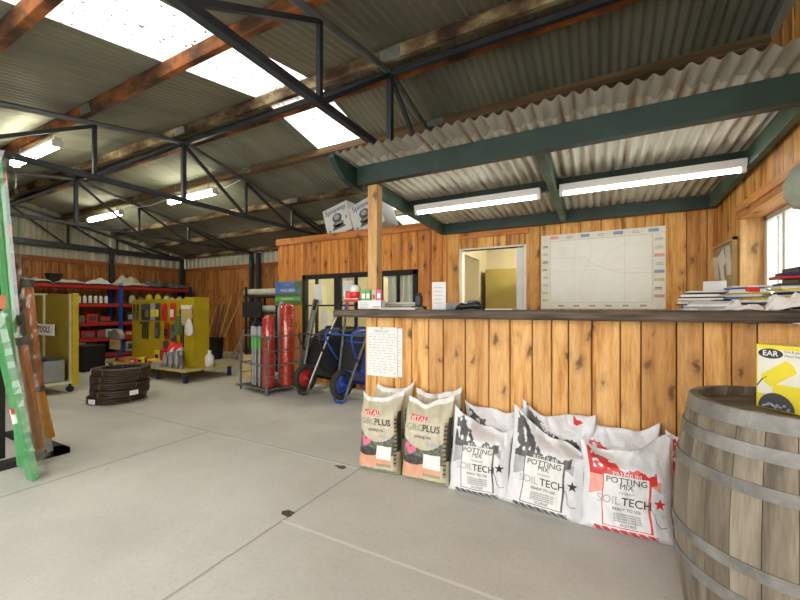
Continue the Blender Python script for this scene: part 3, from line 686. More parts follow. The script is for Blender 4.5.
# ---------------------------------------------------------------- barrel and ear plug box
BC = (.565,1.73)
t = thing('wine_barrel', 'weathered oak wine barrel with galvanised hoops at the right', 'barrel', (BC[0],BC[1],0), rz=R(20))
BH = .885; rad = lambda z: .265+.052*(1-((z-BH/2)/(BH/2))**2)
m = MB(); ns = 26
for k in range(ns):
    a0, a1 = 2*PI*k/ns+.003, 2*PI*(k+1)/ns-.003; nz = 14; vs = []; sub = 3
    for i in range(nz+1):
        z = BH*i/nz; r = rad(z)
        for j in range(sub+1):
            a = a0+(a1-a0)*j/sub; vs.append((r*math.cos(a), r*math.sin(a), z))
        for j in range(sub+1):
            a = a0+(a1-a0)*(sub-j)/sub; vs.append(((r-.024)*math.cos(a), (r-.024)*math.sin(a), z))
    q = 2*(sub+1); fs = []
    for i in range(nz): fs += [(i*q+j, i*q+(j+1) % q, (i+1)*q+(j+1) % q, (i+1)*q+j) for j in range(q)]
    fs += [tuple(reversed(range(q))), tuple(nz*q+j for j in range(q))]; m.add(vs, fs)
m.build('staves', M['stave'], t)
m = MB()
for k in range(6):
    y0 = -.245+k*.0817; y1 = y0+.080; n = 8; pts = []
    for y in [y0+(y1-y0)*i/n for i in range(n+1)]: pts.append((math.sqrt(max(0,.246**2-min(.246,abs(y))**2)), y))
    vs = [(x,y,BH-.035) for x,y in pts]+[(-x,y,BH-.035) for x,y in reversed(pts)]; nn = len(vs)
    m.add(vs+[(x,y,BH-.06) for x,y,z in vs], [tuple(range(nn)), tuple(range(2*nn-1,nn-1,-1))]+[(i,nn+i,nn+(i+1) % nn,(i+1) % nn) for i in range(nn)])
m.build('barrel_head', M['head'], t)
m = MB(); m.lathe([(.23,.03),(.245,.03),(.245,.05),(.23,.05)], 32); m.lathe([(.001,.03),(.243,.03),(.243,.05),(.001,.05)], 32); m.build('barrel_base', M['head'], t)
for z, hw in ((BH-.026,.024),(BH-.115,.021),(BH-.225,.019),(.42,.019),(.31,.021),(.026,.024)):
    m = MB(); pr = [(rad(z+d)+o, z+d) for d, o in ((-hw,0),(-hw,.004),(hw,.004),(hw,0))]
    m.lathe(pr, 64, caps=False); m.build('hoop', M['hoop'], t)
t = thing('ear_plug_box', 'yellow and white carton of ear plugs standing on the barrel', 'box', (.492,1.775,BH-.034), rot=(0,0,R(-50)))
m = MB(); W_, D_, H_ = .22, .11, .222
m.box((0,0,0),(W_,D_,H_)); m.build('carton', M['yellow2'], t, bevel=.002)
m = MB(); m.box((.006,-.0015,.05),(.135,-.0003,H_-.015)); m.build('white_panel', M['paperw'], t)
m = MB(); e = [(.045+.036*math.cos(a*PI/12), H_-.030+.017*math.sin(a*PI/12)) for a in range(24)]; m.poly(e, -.003, -.0015); m.build('oval_badge', M['steel'], t)
m = MB(); m.text('EAR', .026, fnx(.045,-.0035,H_-.030), bold=.02); m.build('badge_lettering', M['paper'], t)
m = MB(); m.text('E-A-R plugs', .011, fnx(.085,-.002,H_-.020), align='LEFT'); m.text('Metal Detectable', .011, fnx(.085,-.002,H_-.034), align='LEFT')
m.text('METAL DETECTABLE', .021, plane_fn((.150,-.002,.105),(0,0,-1),(1,0,0))); m.build('lettering', M['ink'], t)
def cap(c, L, r, ang, n=8):
    pts = []
    for s in (1,-1):
        for i in range(n+1):
            a = -PI/2+PI*i/n if s == 1 else PI/2+PI*i/n
            pts.append((s*L/2+r*.4*math.cos(a) if True else 0, r*math.sin(a)))
    ca, sa = math.cos(ang), math.sin(ang); return [(c[0]+x*ca-y*sa, c[1]+x*sa+y*ca) for x, y in pts]
m = MB(); m.poly(cap((.068,.125),.085,.024,R(38)), -.004, -.0015); m.poly(cap((.105,.070),.09,.02,0), -.004, -.0015); m.build('plug_picture', M['yellow2'], t)
m = MB(); m.tube([(.005,-.003,.075),(.02,-.003,.10),(.035,-.003,.112)], .0018, 5); m.build('cord_picture', M['ink'], t)
m = MB(); e = [(.062+.052*math.cos(a*PI/12), .004+.055*math.sin(a*PI/12)) for a in range(13)]; m.poly(e, -.0055, -.0042); m.build('opening', M['greyd'], t)
m = MB()
for k in range(7): m.tube([(.025+k*.012,-.007,.008+.006*(k % 3)),(.036+k*.011,-.007,.014+.008*(k % 2))], .004, 6)
m.build('plugs', M['baggl'], t)

# ---------------------------------------------------------------- map, pinboard, mirror
t = thing('wall_map', 'large pale laminated district map with advertisements round its edge', 'map', (-.005,OY-.012,1.62))
m = MB(); m.box((-.605,-.002,-.43),(.605,.006,.43)); m.build('sheet', M['paperw'], t)
m = MB(); m.box((-.505,-.004,-.36),(.49,-.0025,.355)); m.build('map_area', M['map'], t)
m = MB(); 
for a, b in (((-.505,.355),(.49,.355)),((-.505,-.36),(.49,-.36)),((-.505,-.36),(-.505,.355)),((.49,-.36),(.49,.355)),((-.25,-.36),(-.25,.355)),((.24,-.36),(.24,.355)),((-.505,0),(.49,0))):
    m.bar((a[0],-.0045,a[1]),(b[0],-.0045,b[1]),.0025 if abs(a[0]) > .4 and abs(b[0]) > .4 and a[1] == b[1] and a[1] != 0 or a[0] == b[0] and abs(a[0]) > .4 else .0012)
m.build('border_lines', M['cork'], t)
m = MB(); m.tube([(-.5,-.005,.16),(-.3,-.005,.15),(-.15,-.005,.16),(-.1,-.005,.1),(.0,-.005,.04),(.2,-.005,-.04),(.49,-.005,-.05)], .002, 4)
m.tube([(-.1,-.005,.355),(-.07,-.005,.2),(-.1,-.005,.1),(-.2,-.005,-.1),(-.18,-.005,-.35)], .0014, 4); m.tube([(.0,-.005,.04),(.1,-.005,.2),(.3,-.005,.3)], .0014, 4); m.build('roads', M['road'], t)
cols = ['pinkf','baggl','sky2','baggl','sky2','baggl','sky2','ink','inkg','ink','ink','inkg','inkg','inkg','yelf','inkg','inkg','pinkf','inkg','sky2','yelf','ink','pinkf','inkg']
spots = [(-.46+.16*i, .395, .09, .035) for i in range(7)]+[(-.56,.30-.09*i,.07,.03) for i in range(8)]+[(.55,.30-.085*i,.09,.032) for i in range(8)]
r = random.Random(3)
for (x, z, a, b), c in zip(spots, cols):
    m = MB(); n_ = r.randint(1,3)
    if c in ('inkg','ink','baggl','cork'):
        for q in range(n_): m.box((x-a/2*r.uniform(.5,1),-.0035,z-b/2+q*b/n_),(x+a/2*r.uniform(.5,1),-.0025,z-b/2+q*b/n_+b/n_*.45))
    else: m.box((x-a/2,-.0035,z-b/2),(x+a/2,-.0025,z+b/2))
    m.build('advertisement', M[c], t)
for i in range(6): m = MB(); m.box((-.42+.16*i,-.0035,-.405),(-.42+.16*i+.06,-.0025,-.385)); m.build('caption', M['inkg'], t)
t = thing('pinboard', 'small framed pinboard with curling papers on the right wall', 'noticeboard', (XR-.004,4.42,1.54), rz=R(-90))
m = MB(); m.box((-.33,-.02,-.25),(.33,0,.25)); m.build('board', M['cork'], t)
m = MB()
for a, b in (((-.34,-.26),(.34,-.23)),((-.34,.23),(.34,.26)),((-.34,-.26),(-.31,.26)),((.31,-.26),(.34,.26))): m.box((a[0],-.035,a[1]),(b[0],0,b[1]))
m.build('frame', M['bamboo'], t, bevel=.003)
for x, z, a, b, an in ((-.21,.0,.16,.30,4),(-.02,.10,.2,.14,-20),(.02,-.07,.10,.2,-6),(.2,.02,.14,.36,3)):
    m = MB(); m.M = Matrix.Translation((x,-.025,z)) @ Matrix.Rotation(R(an),4,'Y') @ Matrix.Rotation(R(4),4,'X'); m.box((-a/2,0,-b/2),(a/2,.002,b/2)); m.build('pinned_paper', M['paper' if an < 0 else 'paperw'], t)
t = thing('convex_mirror', 'pale grey-green rounded mirror shell seen edge on at the right edge', 'mirror', (.905,2.50,1.80), rot=(0,R(12),R(-52)))
m = MB(); m.M = Matrix.Rotation(R(90),4,'X'); m.lathe([(.002,.05),(.07,.042),(.12,.02),(.135,.0),(.14,-.012),(.13,-.018),(.002,-.018)], 12, caps=False); m.build('shell', M['mirror'], t, smooth=False, bevel=.004)
m = MB(); m.tube([(0,.02,0),(.02,.06,.05),(.03,.075,.16),(.03,.075,.40)], .008); m.build('bracket', M['galv'], t)

# ---------------------------------------------------------------- things on the countertop
def boxthing(name, label, cat, x, y, z, wd, dp, ht, rz, mat, group=None, bevel=.002, parts=None, rot=None):
    m = MB(); m.box((-wd/2,-dp/2,0),(wd/2,dp/2,ht)); o = m.build(name, M[mat], bevel=bevel)
    o.location = (x,y,z); o.rotation_euler = rot or (0,0,rz); return tag(o, label, cat, group)
t = thing('seed_box', 'white carton tray holding green and red seed packets by the post', 'box', (-1.655,2.60,TOP), rz=0)
m = MB(); m.box((-.115,-.03,0),(.115,.03,.006)); m.box((-.115,-.03,0),(.115,-.026,.075)); m.box((-.115,.026,0),(.115,.03,.075)); m.box((-.115,-.03,0),(-.111,.03,.075)); m.box((.111,-.03,0),(.115,.03,.075)); m.build('tray', M['paper'], t)
m = MB()
for k in range(4): m.box((-.09+.0*k,-.0315,.055-k*.013),(-.02+.01*(k % 2),-.0302,.058-k*.013)); 
m.box((.03,-.0315,.018),(.10,-.0302,.026)); m.build('lettering', M['inkg'], t)
for i, (x, mt) in enumerate(((-.070,'gprint'),(-.025,'gprint'),(.030,'khaki'),(.078,'pink'))):
    p_ = thing('seed_packet', ['left green seed packet in the white tray','second green seed packet in the white tray','patterned seed packet between green and pink ones','bright pink-red seed packet at the right end of the tray'][i], 'seed packet', (-1.655+x,2.600,TOP+.007), rz=0, group='seed packets in the white tray')
    m = MB(); m.box((-.021,-.012,0),(.021,.012,.155)); m.build('packet', M[mt], p_, bevel=.002)
    m = MB(); m.box((-.016,-.0135,.085),(.016,-.0122,.125)) if i != 2 else m.box((-.012,-.0135,.08),(.012,-.0122,.115)); m.build('print', M['paper' if i != 2 else 'redb'], p_)
t = thing('counter_display', 'small red and white wire display with rounded top at the counter end', 'display stand', (-1.855,2.63,TOP))
m = MB(); 
for x in (-.06,.05): m.bar((x,0,0),(x+.005,0,.09),.010)
m.box((-.075,-.03,.065),(.07,.03,.088)); m.build('stand', M['red'], t)
m = MB(); m.box((-.075,-.031,.088),(.07,.031,.094)); m.box((-.075,-.03,.094),(-.065,.03,.16)); m.build('white_edge', M['white'], t)
m = MB(); m.lathe([(.005,0),(.035,.002),(.042,.03),(.042,.07),(.03,.095),(.012,.105),(.003,.107)], 14, (.02,0,.095)); m.build('bottle', M['redb'], t, smooth=True)
m = MB(); m.lathe([(.044,.055),(.046,.075),(.042,.098),(.02,.113),(.003,.116)], 14, (.02,0,.095)); m.build('cap', M['white'], t, smooth=True)
m = MB(); m.box((-.06,-.02,.094),(-.02,.02,.145)); m.build('packet', M['redb'], t)
# papers left
rp = random.Random(9)
def paper_stack(x, y, z, wd, dp, n, rz, label, mats, cat='papers', name='paper_stack', grp=None):
    t = thing(name, label, cat, (x,y,z), rz=rz, group=grp); zz = 0
    for i in range(n):
        h = rp.uniform(.006,.014); a = rp.uniform(-.15,.15)
        m = MB(); m.M = Matrix.Rotation(a,4,'Z'); m.box((-wd/2,-dp/2,zz),(wd/2,dp/2,zz+h)); m.build('booklet', M[mats[i % len(mats)]], t, bevel=.001); zz += h+.0005
    return t
paper_stack(-1.40,2.66,TOP,.30,.20,2,.1,'low pile of white papers right of the pine post',['paper','baggl'])
paper_stack(-1.53,2.95,TOP,.30,.22,6,.4,'mixed pile of tan and white leaflets behind the post',['khaki','paper','cork','paperw'])
t = thing('tape_dispenser', 'small black dispenser standing behind the white papers', 'dispenser', (-1.34,2.85,TOP))
m = MB(); m.box((-.055,-.04,0),(.055,.04,.03)); m.box((-.025,-.03,.03),(.022,.03,.12)); m.build('body', M['black'], t, bevel=.006)
m = MB(); m.lathe([(.008,0),(.02,.004),(.02,.018),(.008,.022)], 12, (0,0,.12)); m.build('knob', M['black'], t)
t = thing('display_card', 'plain white upright card on the counter left of the black handset', 'card', (-1.105,2.72,TOP), rz=R(8))
m = MB(); m.box((-.055,-.012,0),(.055,-.009,.215)); m.box((-.055,-.012,0),(.055,.05,.003)); m.build('card', M['paper'], t)
m = MB(); 
for k in range(5): m.box((-.04,-.0135,.17-k*.03),(.03-.01*(k % 2),-.0122,.174-k*.03))
m.build('print', M['baggl'], t)
boxthing('tray', 'flat pale grey tray behind the black handset', 'tray', -1.02,2.98,TOP,.30,.20,.055,0,'baggl')
t = thing('barcode_scanner', 'black handset with curved grey top lying on the counter', 'scanner', (-.86,2.68,TOP), rz=R(-6))
m = MB(); 
prof = [(-.10,.012,.010),(-.085,.022,.020),(-.05,.034,.026),(-.02,.030,.020),(.03,.036,.024),(.07,.040,.030),(.095,.036,.026),(.105,.028,.014)]
vs = []; n = 12
for x, z, r_ in prof: vs += [(x, .028*math.cos(2*PI*j/n)*r_/.026, max(.001,z-.006+r_*math.sin(2*PI*j/n))) for j in range(n)]
fs = []
for i in range(len(prof)-1): fs += [(i*n+j,i*n+(j+1) % n,(i+1)*n+(j+1) % n,(i+1)*n+j) for j in range(n)]
m.add(vs, fs+[tuple(reversed(range(n))), tuple((len(prof)-1)*n+j for j in range(n))]); m.build('body', M['black'], t, smooth=True)
m = MB(); m.tube([(.0,0,.052),(.04,0,.058),(.075,0,.058)], .012, 8); m.build('grey_top', M['greym'], t, smooth=True)
paper_stack(-.62,2.72,TOP,.20,.14,1,0,'single thin sheet lying right of the black handset',['paper'])
# crowded right end
defs = [(.53,2.63,.22,.13,4,.2,['paper','baggl','paper'],'low white paper pile at the left of the right-hand clutter'),
 (.52,2.82,.20,.14,7,-.2,['paper','khaki','paperw','ink'],'paper pile behind the low white one'),
 (.745,2.66,.17,.13,6,.1,['paper','paperw','yellow','ink'],'paper pile with a thin yellow booklet in it'),
 (.60,3.00,.22,.14,9,.3,['paper','ink','paper','baggl'],'tall pile with a black diary in front of the pinboard'),
 (.76,2.86,.18,.15,10,-.3,['paper','blue','paperw','yellow','paper'],'pile with a blue booklet near the window'),
 (.915,2.72,.15,.15,11,.1,['paper','ink','paperw','yellow2'],'pile of magazines at the right end of the counter')]
for x, y, a, b, n_, rz, mt, lb in defs:
    n_ = int(n_*1.3)
    p_ = paper_stack(x, y, TOP, a, b, n_, rz, lb, mt, grp='paper piles on the right of the counter')
    for c in p_.children:
        f = rp.uniform(.72,1.12); c.scale = (f, rp.uniform(.8,1.1), 1); c.rotation_euler = (0,0,rp.uniform(-.3,.3)); c.location = (rp.uniform(-.02,.02), rp.uniform(-.015,.015), 0)
def crumple(x, y, z, sx, sy, sz, label, mt, seed, name='newspaper', cat='paper', rz=0):
    m = MB(); n = 18; vs = []
    for i in range(n+1):
        for j in range(n+1):
            u, v = i/n*2-1, j/n*2-1; h = (1-u*u)**.5*(1-v*v*.8)
            vs.append((u*sx/2, v*sy/2, max(.001, sz*h*(.6+.9*noise.noise(Vector((u*1.6+seed,v*1.6,seed)))+.35*abs(noise.noise(Vector((u*3+v*2+seed,v*3,seed))))))))
    m.add(vs, [(i*(n+1)+j,(i+1)*(n+1)+j,(i+1)*(n+1)+j+1,i*(n+1)+j+1) for i in range(n) for j in range(n)])
    o = m.build(name, M[mt], solid=.002); o.location = (x,y,z); o.rotation_euler = (0,0,rz); return tag(o, label, cat)
crumple(.84,2.575,TOP,.20,.12,.10,'folded open newspaper sheet arching over the counter edge','paper',3)
crumple(.66,2.57,TOP,.16,.10,.05,'curled white sheet near the counter edge','paper',8)
boxthing('booklet', 'small red booklet leaning among the papers', 'book', .71,2.615,TOP+.10,.05,.03,.022,.2,'redb', rot=(R(15),0,.3))
boxthing('book', 'purple book on the magazine pile at the right end', 'book', .925,2.74,TOP+.185,.13,.13,.016,.1,'navy')
boxthing('book', 'dark red book under the purple one at the right', 'book', .91,2.75,TOP+.168,.15,.14,.015,0,'red')
boxthing('envelope', 'white card standing up in front of the pinboard', 'card', .655,3.115,TOP,.12,.012,.19,.3,'paper', rot=(R(-6),0,-.5))
boxthing('monitor', 'dark upright screen edge in front of the window', 'screen', .965,2.92,TOP,.02,.22,.24,0,'black')

# ---------------------------------------------------------------- boxes on top of the office
def spin_box(x, z, y, tilt, lb, wd=.50):
    t = thing('ventilator_box', lb, 'box', (x,y,z), rot=(0,-tilt,0), group='ventilator cartons on the office roof')
    H_, D_ = .48, .45
    m = MB(); m.box((0,0,0),(wd,D_,H_)); m.build('carton', M['white'], t, bevel=.004)
    m = MB(); m.text('Spinaway', .115, fnx(wd/2,-.003,H_-.075), bold=.012); m.build('lettering', M['steelblue'], t)
    m = MB()
    for cx, cz_, rx, rz_ in ((.26,.27,.095,.075),(.26,.17,.11,.05)):
        e = [(cx+rx*math.cos(a*PI/10), cz_+rz_*math.sin(a*PI/10)) for a in range(20)]; m.poly(e, -.003, -.0005)
    m.poly([(.12,.09),(.40,.09),(.34,.16),(.18,.16)], -.003, -.0005); m.build('ventilator_picture', M['greym'], t)
    m = MB()
    for cx, cz_, rx, rz_ in ((.255,.285,.055,.04),(.27,.185,.07,.015)):
        e = [(cx+rx*math.cos(a*PI/10), cz_+rz_*math.sin(a*PI/10)) for a in range(20)]; m.poly(e, -.004, -.0032)
    m.build('picture_highlight', M['baggl'], t)
    m = MB(); m.poly([(.41,.20),(.46,.20),(.45,.26),(.42,.25)], -.002, -.0005); m.box((.04,-.002,.08),(.09,-.0005,.12)); m.box((.04,-.002,.15),(.07,-.0005,.16)); m.build('small_print', M['inkg'], t)
spin_box(-3.93,2.33,4.86,R(15),'left white carton with blue lettering tilted on the office roof')
spin_box(-3.38,2.33,4.86,R(19),'right white carton with blue lettering, partly behind the pine post',.56)
m = MB(); m.bar((-4.62,4.95,2.375),(-3.95,4.95,2.40),.16,.02); m.box((-4.6,4.88,2.262),(-4.5,5.0,2.37)); m.box((-4.05,4.88,2.262),(-3.98,5.0,2.385)); tag(m.build('plank', M['paperw']), 'pale offcut board lying on the office roof left of the cartons', 'board')

# ---------------------------------------------------------------- banner
t = thing('banner_sign', 'blue sky and green grass banner hung at the left end of the office wall', 'sign', (-4.64,OY-.03,1.45))
m = MB(); m.box((-.29,0,-.20),(.29,.008,.20)); m.build('panel', M['gprint'], t)
m = MB(); m.box((-.285,-.003,.0),(.285,-.0005,.195)); m.build('sky_picture', M['sky'], t)
m = MB(); m.box((-.285,-.003,-.06),(.285,-.0005,.0)); m.box((-.285,-.003,-.195),(.285,-.0005,-.13)); m.build('grass_picture', M['gleaf'], t)
m = MB(); e = [(.0+.08*math.cos(a*PI/10), .14+.035*math.sin(a*PI/10)) for a in range(20)]; m.poly(e, -.005, -.003); m.build('oval_badge', M['steelblue'], t)
m = MB(); e = [(.21+.07*math.cos(a*PI/10), .12+.07*math.sin(a*PI/10)) for a in range(20)]; m.poly(e, -.005, -.003); m.build('tree_picture', M['gleaf'], t)
m = MB(); m.text('Grass', .045, fnx(0,-.006,.14)); m.text('WILD SEED', .065, fnx(.0,-.005,.045), bold=.01); m.box((-.15,-.005,-.10),(.12,-.003,-.09)); m.build('lettering', M['paper'], t)

# ---------------------------------------------------------------- wheelbarrows, stood on their noses
def arc(c, r, a0, a1, n, ax='x'):
    return [(c[0], c[1]+r*math.cos(a0+(a1-a0)*i/n), c[2]+r*math.sin(a0+(a1-a0)*i/n)) for i in range(n+1)]
def barrow(label, x, y, rz, tray, frame, rail, hub, lean=20, loops=True):
    t = thing('wheelbarrow', label, 'wheelbarrow', (x,y,.0), rz=rz, group='wheelbarrows stood on end')
    T = Matrix.Translation((0,0,.02)) @ Matrix.Rotation(R(-lean),4,'X')     # z = length, y = tray side
    for s in (-1,1):
        m = MB(); m.M = T; m.tube([(s*.085,0,.01),(s*.095,0,.2),(s*.27,0,1.20),(s*.28,0,1.24)], .017, 10); m.build('rail', M[rail], t, smooth=True)
        m = MB(); m.M = T; m.tube([(s*.275,0,1.22),(s*.285,0,1.36)], .021, 10); m.build('grip', M['bluem' if frame == 'bluem' else 'black'], t, smooth=True)
    m = MB(); m.M = T; m.tube([(-.085,0,.13),(-.085,-.005,.02),(-.05,-.01,-.0),(.05,-.01,-.0),(.085,-.005,.02),(.085,0,.13)], .016, 10); m.build('nose_bar', M[frame], t, smooth=True)
    wc = Vector((0,-.03,.215)); q = [(0, wc.y+.155*math.cos(a*PI/14), wc.z+.155*math.sin(a*PI/14)) for a in range(28)]
    m = MB(); m.M = T; m.tube(q, .038, 12, closed=True); w_ = m.build('wheel', M['rubber'], t, smooth=True)
    m = MB(); m.M = T @ Matrix.Translation(wc) @ Matrix.Rotation(PI/2,4,'Y'); m.lathe([(.02,-.045),(.03,-.03),(.06,-.012),(.115,-.02),(.12,0),(.115,.02),(.06,.012),(.03,.03),(.02,.045)], 20); m.build('hub', M[hub], w_, smooth=True)
    m = MB(); m.M = T; m.bar((-.10,wc.y,wc.z),(.10,wc.y,wc.z),.02); m.build('axle', M[frame], w_)
    # tray: flared box, open towards the wall
    m = MB(); m.M = T
    rings = [([(-.17,.42),(.17,.42),(.20,.84),(-.20,.84)], .05), ([(-.25,.35),(.25,.35),(.29,.98),(-.29,.98)], .22), ([(-.29,.30),(.29,.30),(.34,1.07),(-.34,1.07)], .37), ([(-.31,.28),(.31,.28),(.36,1.09),(-.36,1.09)], .375), ([(-.31,.28),(.31,.28),(.36,1.09),(-.36,1.09)], .36)]
    vs = []
    for pts, b in rings:
        n_ = 6; P = [Vector(p) for p in pts]
        for i in range(4):
            a, c, d = P[i-1], P[i], P[(i+1) % 4]; r_ = .07
            p0 = c+(a-c).normalized()*r_; p1 = c+(d-c).normalized()*r_
            for j in range(n_):
                s_ = j/(n_-1); q = p0*(1-s_)**2+c*2*s_*(1-s_)+p1*s_**2; vs.append((q.x, b, q.y))
    N = 24; fs = [tuple(range(N))]
    for k in range(len(rings)-1): fs += [(k*N+j, (k+1)*N+j, (k+1)*N+(j+1) % N, k*N+(j+1) % N) for j in range(N)]
    m.add(vs, fs); m.build('tray', M[tray], t, smooth=False, solid=.006, bevel=0)
    if loops:
        m = MB(); m.M = T; m.box((-.19,.028,.42),(.19,.040,.86)); m.build('dark_panel', M['blackm'], t)  # thin black panel over the middle of the tray bottom
    for s in (-1,1):
        m = MB(); m.M = T; x_ = s*.20
        pts = [(s*.24,0,.90),(s*.24,-.10,.91),(s*.24,-.24,.86),(s*.23,-.29,.80),(s*.225,-.28,.74),(s*.21,-.20,.66),(s*.18,-.07,.55),(s*.17,0,.52)]
        if not loops: pts = [(s*.23,0,.85),(s*.23,-.12,.82),(s*.22,-.18,.77),(s*.21,-.12,.70),(s*.19,0,.60)]
        m.tube(pts, .013, 8); m.build('leg', M[frame], t, smooth=True)
    m = MB(); m.M = T; m.tube([(-.235,-.27 if loops else -.17,.80),(.235,-.27 if loops else -.17,.80)], .011); m.tube([(-.2,.02,.78),(.2,.02,.78)], .014); m.tube([(-.14,.02,.40),(.14,.02,.40)], .012); m.build('cross_brace', M[frame], t, smooth=True)
    return t
barrow('wheelbarrow with black tray and red wheel hub, stood on its nose', -3.60,3.90,R(-10),'black','steel','chrome','red',loops=False)
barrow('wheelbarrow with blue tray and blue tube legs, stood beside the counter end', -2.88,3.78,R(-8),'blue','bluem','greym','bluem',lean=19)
boxthing('crate', 'small yellow box on the office sill behind the blue wheelbarrow', 'box', -3.02,4.62,.80,.20,.12,.14,0,'yellow2')
m = MB(); m.box((-3.3,4.5,.0),(-3.25,4.68,.78)); m.box((-2.45,4.5,0),(-2.4,4.68,.78)); m.box((-3.32,4.5,.775),(-2.38,4.68,.80)); tag(m.build('sill_bench', M['blackm']), 'low dark bench against the glazed office front', 'bench')

# ---------------------------------------------------------------- cage with tubes and red stacks
t = thing('wire_cage', 'grey steel cage bin holding tubes and red stacks', 'cage', (-4.30,3.98,0), rz=R(-12))
a, b, h = .355, .27, .80; m = MB()
cn = [(-a,-b),(a,-b),(a,b),(-a,b)]
for x, y in cn: 
    m = MB(); m.bar((x,y,0),(x,y,h),.024); m.build('post', M['greym'], t)
for z in (.07,.40,h):
    m = MB()
    for i in range(4):
        p_, q_ = cn[i], cn[(i+1) % 4]; m.bar((*p_,z),(*q_,z),.018)
    m.build('rail', M['greym'], t)
m = MB(); m.bar((a,-b,.25),(a,b,.25),.012); m.bar((a,-b,.60),(a,b,.60),.012); m.bar((-a,-b,.25),(-a,b,.25),.012); m.build('side_rail', M['greym'], t)
m = MB(); m.box((-a,-b,.06),(a,b,.075)); m.build('tray', M['greyd'], t)
def local(t, x, y):
    c, s = math.cos(t.rotation_euler.z), math.sin(t.rotation_euler.z); return t.location.x+c*x-s*y, t.location.y+s*x+c*y
def red_stack(x, y, h, r, lb):
    X, Y = local(t, x, y); k = thing('red_stack', lb, 'stack of pots', (X,Y,.077), group='red stacks in the cage')
    prof = []; z = 0
    while z < h: prof += [(r*.86,z),(r,z+.008),(r,z+.022),(r*.86,z+.030)]; z += .034
    prof += [(r*.8,z),(r*.4,z+.03),(r*.1,z+.035)]
    m = MB(); m.lathe(prof, 18); m.build('pots', M['redn'], k)
    m = MB(); m.lathe([(r*1.05,.01),(r*1.08,h*.3),(r*1.04,h*.6),(r*1.08,h),(r*.5,h+.06)], 14, caps=False); m.build('clear_wrap', M['wrap'], k, smooth=True)
red_stack(.17,-.13,.98,.085,'front red plastic-wrapped stack in the cage')
red_stack(.225,.13,1.15,.10,'taller red plastic-wrapped stack at the back right of the cage')
for i, (x, y, h_) in enumerate(((-.19,-.17,.86),(-.10,-.18,.85),(-.02,-.16,.86),(-.15,-.06,.84),(.10,.12,1.22),(.02,.14,1.15))):
    X, Y = local(t, x, y); k = thing('packed_tube', ['silver tube at the front left of the cage','second silver tube from the left in the cage','third silver tube, next to the front red stack','silver tube just behind the front left ones','tall clear-capped tube between the red stacks','tall clear-capped tube left of the back red stack'][i], 'tube', (X,Y,.077), group='silver tubes in the cage')
    m = MB(); m.lathe([(.028,0),(.028,h_*.62)], 12); m.build('lower_sleeve', M['galv'], k, smooth=False)
    m = MB(); m.lathe([(.030,h_*.62),(.030,h_*.82)], 12); m.build('label', M['gprint' if i < 4 else 'baggl'], k)
    m = MB(); m.lathe([(.029,h_*.82),(.032,h_*.85),(.032,h_*.97),(.02,h_)], 12); m.build('cap', M['baggl'], k)
m = MB(); m.tube([(-4.02,4.28,.02),(-3.98,4.62,1.33)], .045, 14); tag(m.build('netting_roll', M['greym'], smooth=True), 'dark grey roll leaning on the office wall between cage and black wheelbarrow', 'roll')
m = MB(); m.M = Matrix.Translation((-5.15,4.35,0)) @ Matrix.Rotation(R(25),4,'Z') @ Matrix.Rotation(R(-15),4,'X'); m.box((-.18,0,.005),(.18,.02,.42)); tag(m.build('board', M['bamboo']), 'pale offcut board leaning behind the cage', 'board')
t = thing('weed_tuft', 'scrap of dry twigs on the floor left of the cage', 'twigs', (-4.85,3.95,0))
m = MB()
for k in range(16):
    a = rnd.uniform(0,2*PI); m.tube([(0,0,.004),(.12*math.cos(a),.12*math.sin(a),rnd.uniform(.01,.06))], .003, 4)
m.build('twigs', M['greyd'], t)

# roll rack behind
t = thing('roll_rack', 'black metal rack carrying cream cloth rolls by the back wall', 'rack', (-5.78,5.35,0))
m = MB()
for x in (-.42,.42):
    for y in (-.235,.235): m.bar((x,y,0),(x,y,1.62),.035)
m.build('uprights', M['blackm'], t)
for z in (.35,.80,1.10,1.42):
    m = MB(); m.box((-.5,-.25,z-.012),(.5,.25,z+.012)); m.build('shelf', M['blackm'], t)
for z, y, x0, lb in ((1.50,-.12,-.55,'upper cream cloth roll on the black rack'),(1.50,.06,-.45,'cream cloth roll lying behind the front one'),(1.36-.185,-.1,-.40,'lower cream cloth roll on the black rack')):
    k = thing('cloth_roll', lb, 'roll', (-5.78,5.35+y,z+.012), group='cream cloth rolls')
    m = MB(); m.tube([(x0,0,0),(.62,0,0)], .07, 16); m.build('cloth', M['roll'], k, smooth=False)
    m = MB(); m.tube([(x0-.004,0,0),(x0+.001,0,0)], .025, 12); m.build('core', M['cork'], k)
boxthing('folded_cloth','black folded cloth hanging on the front of the cloth rack','cloth',-5.98,5.075,1.02,.52,.03,.30,0,'blackm')
crumple(-5.85,5.33,.812,.66,.34,.26,'bundle of dark cloth on the middle shelf of the rack','navy',5,'cloth_bundle','cloth')
crumple(-5.8,5.33,.362,.6,.34,.25,'black bundle on the lowest shelf of the rack','blackm',6,'cloth_bundle','cloth')
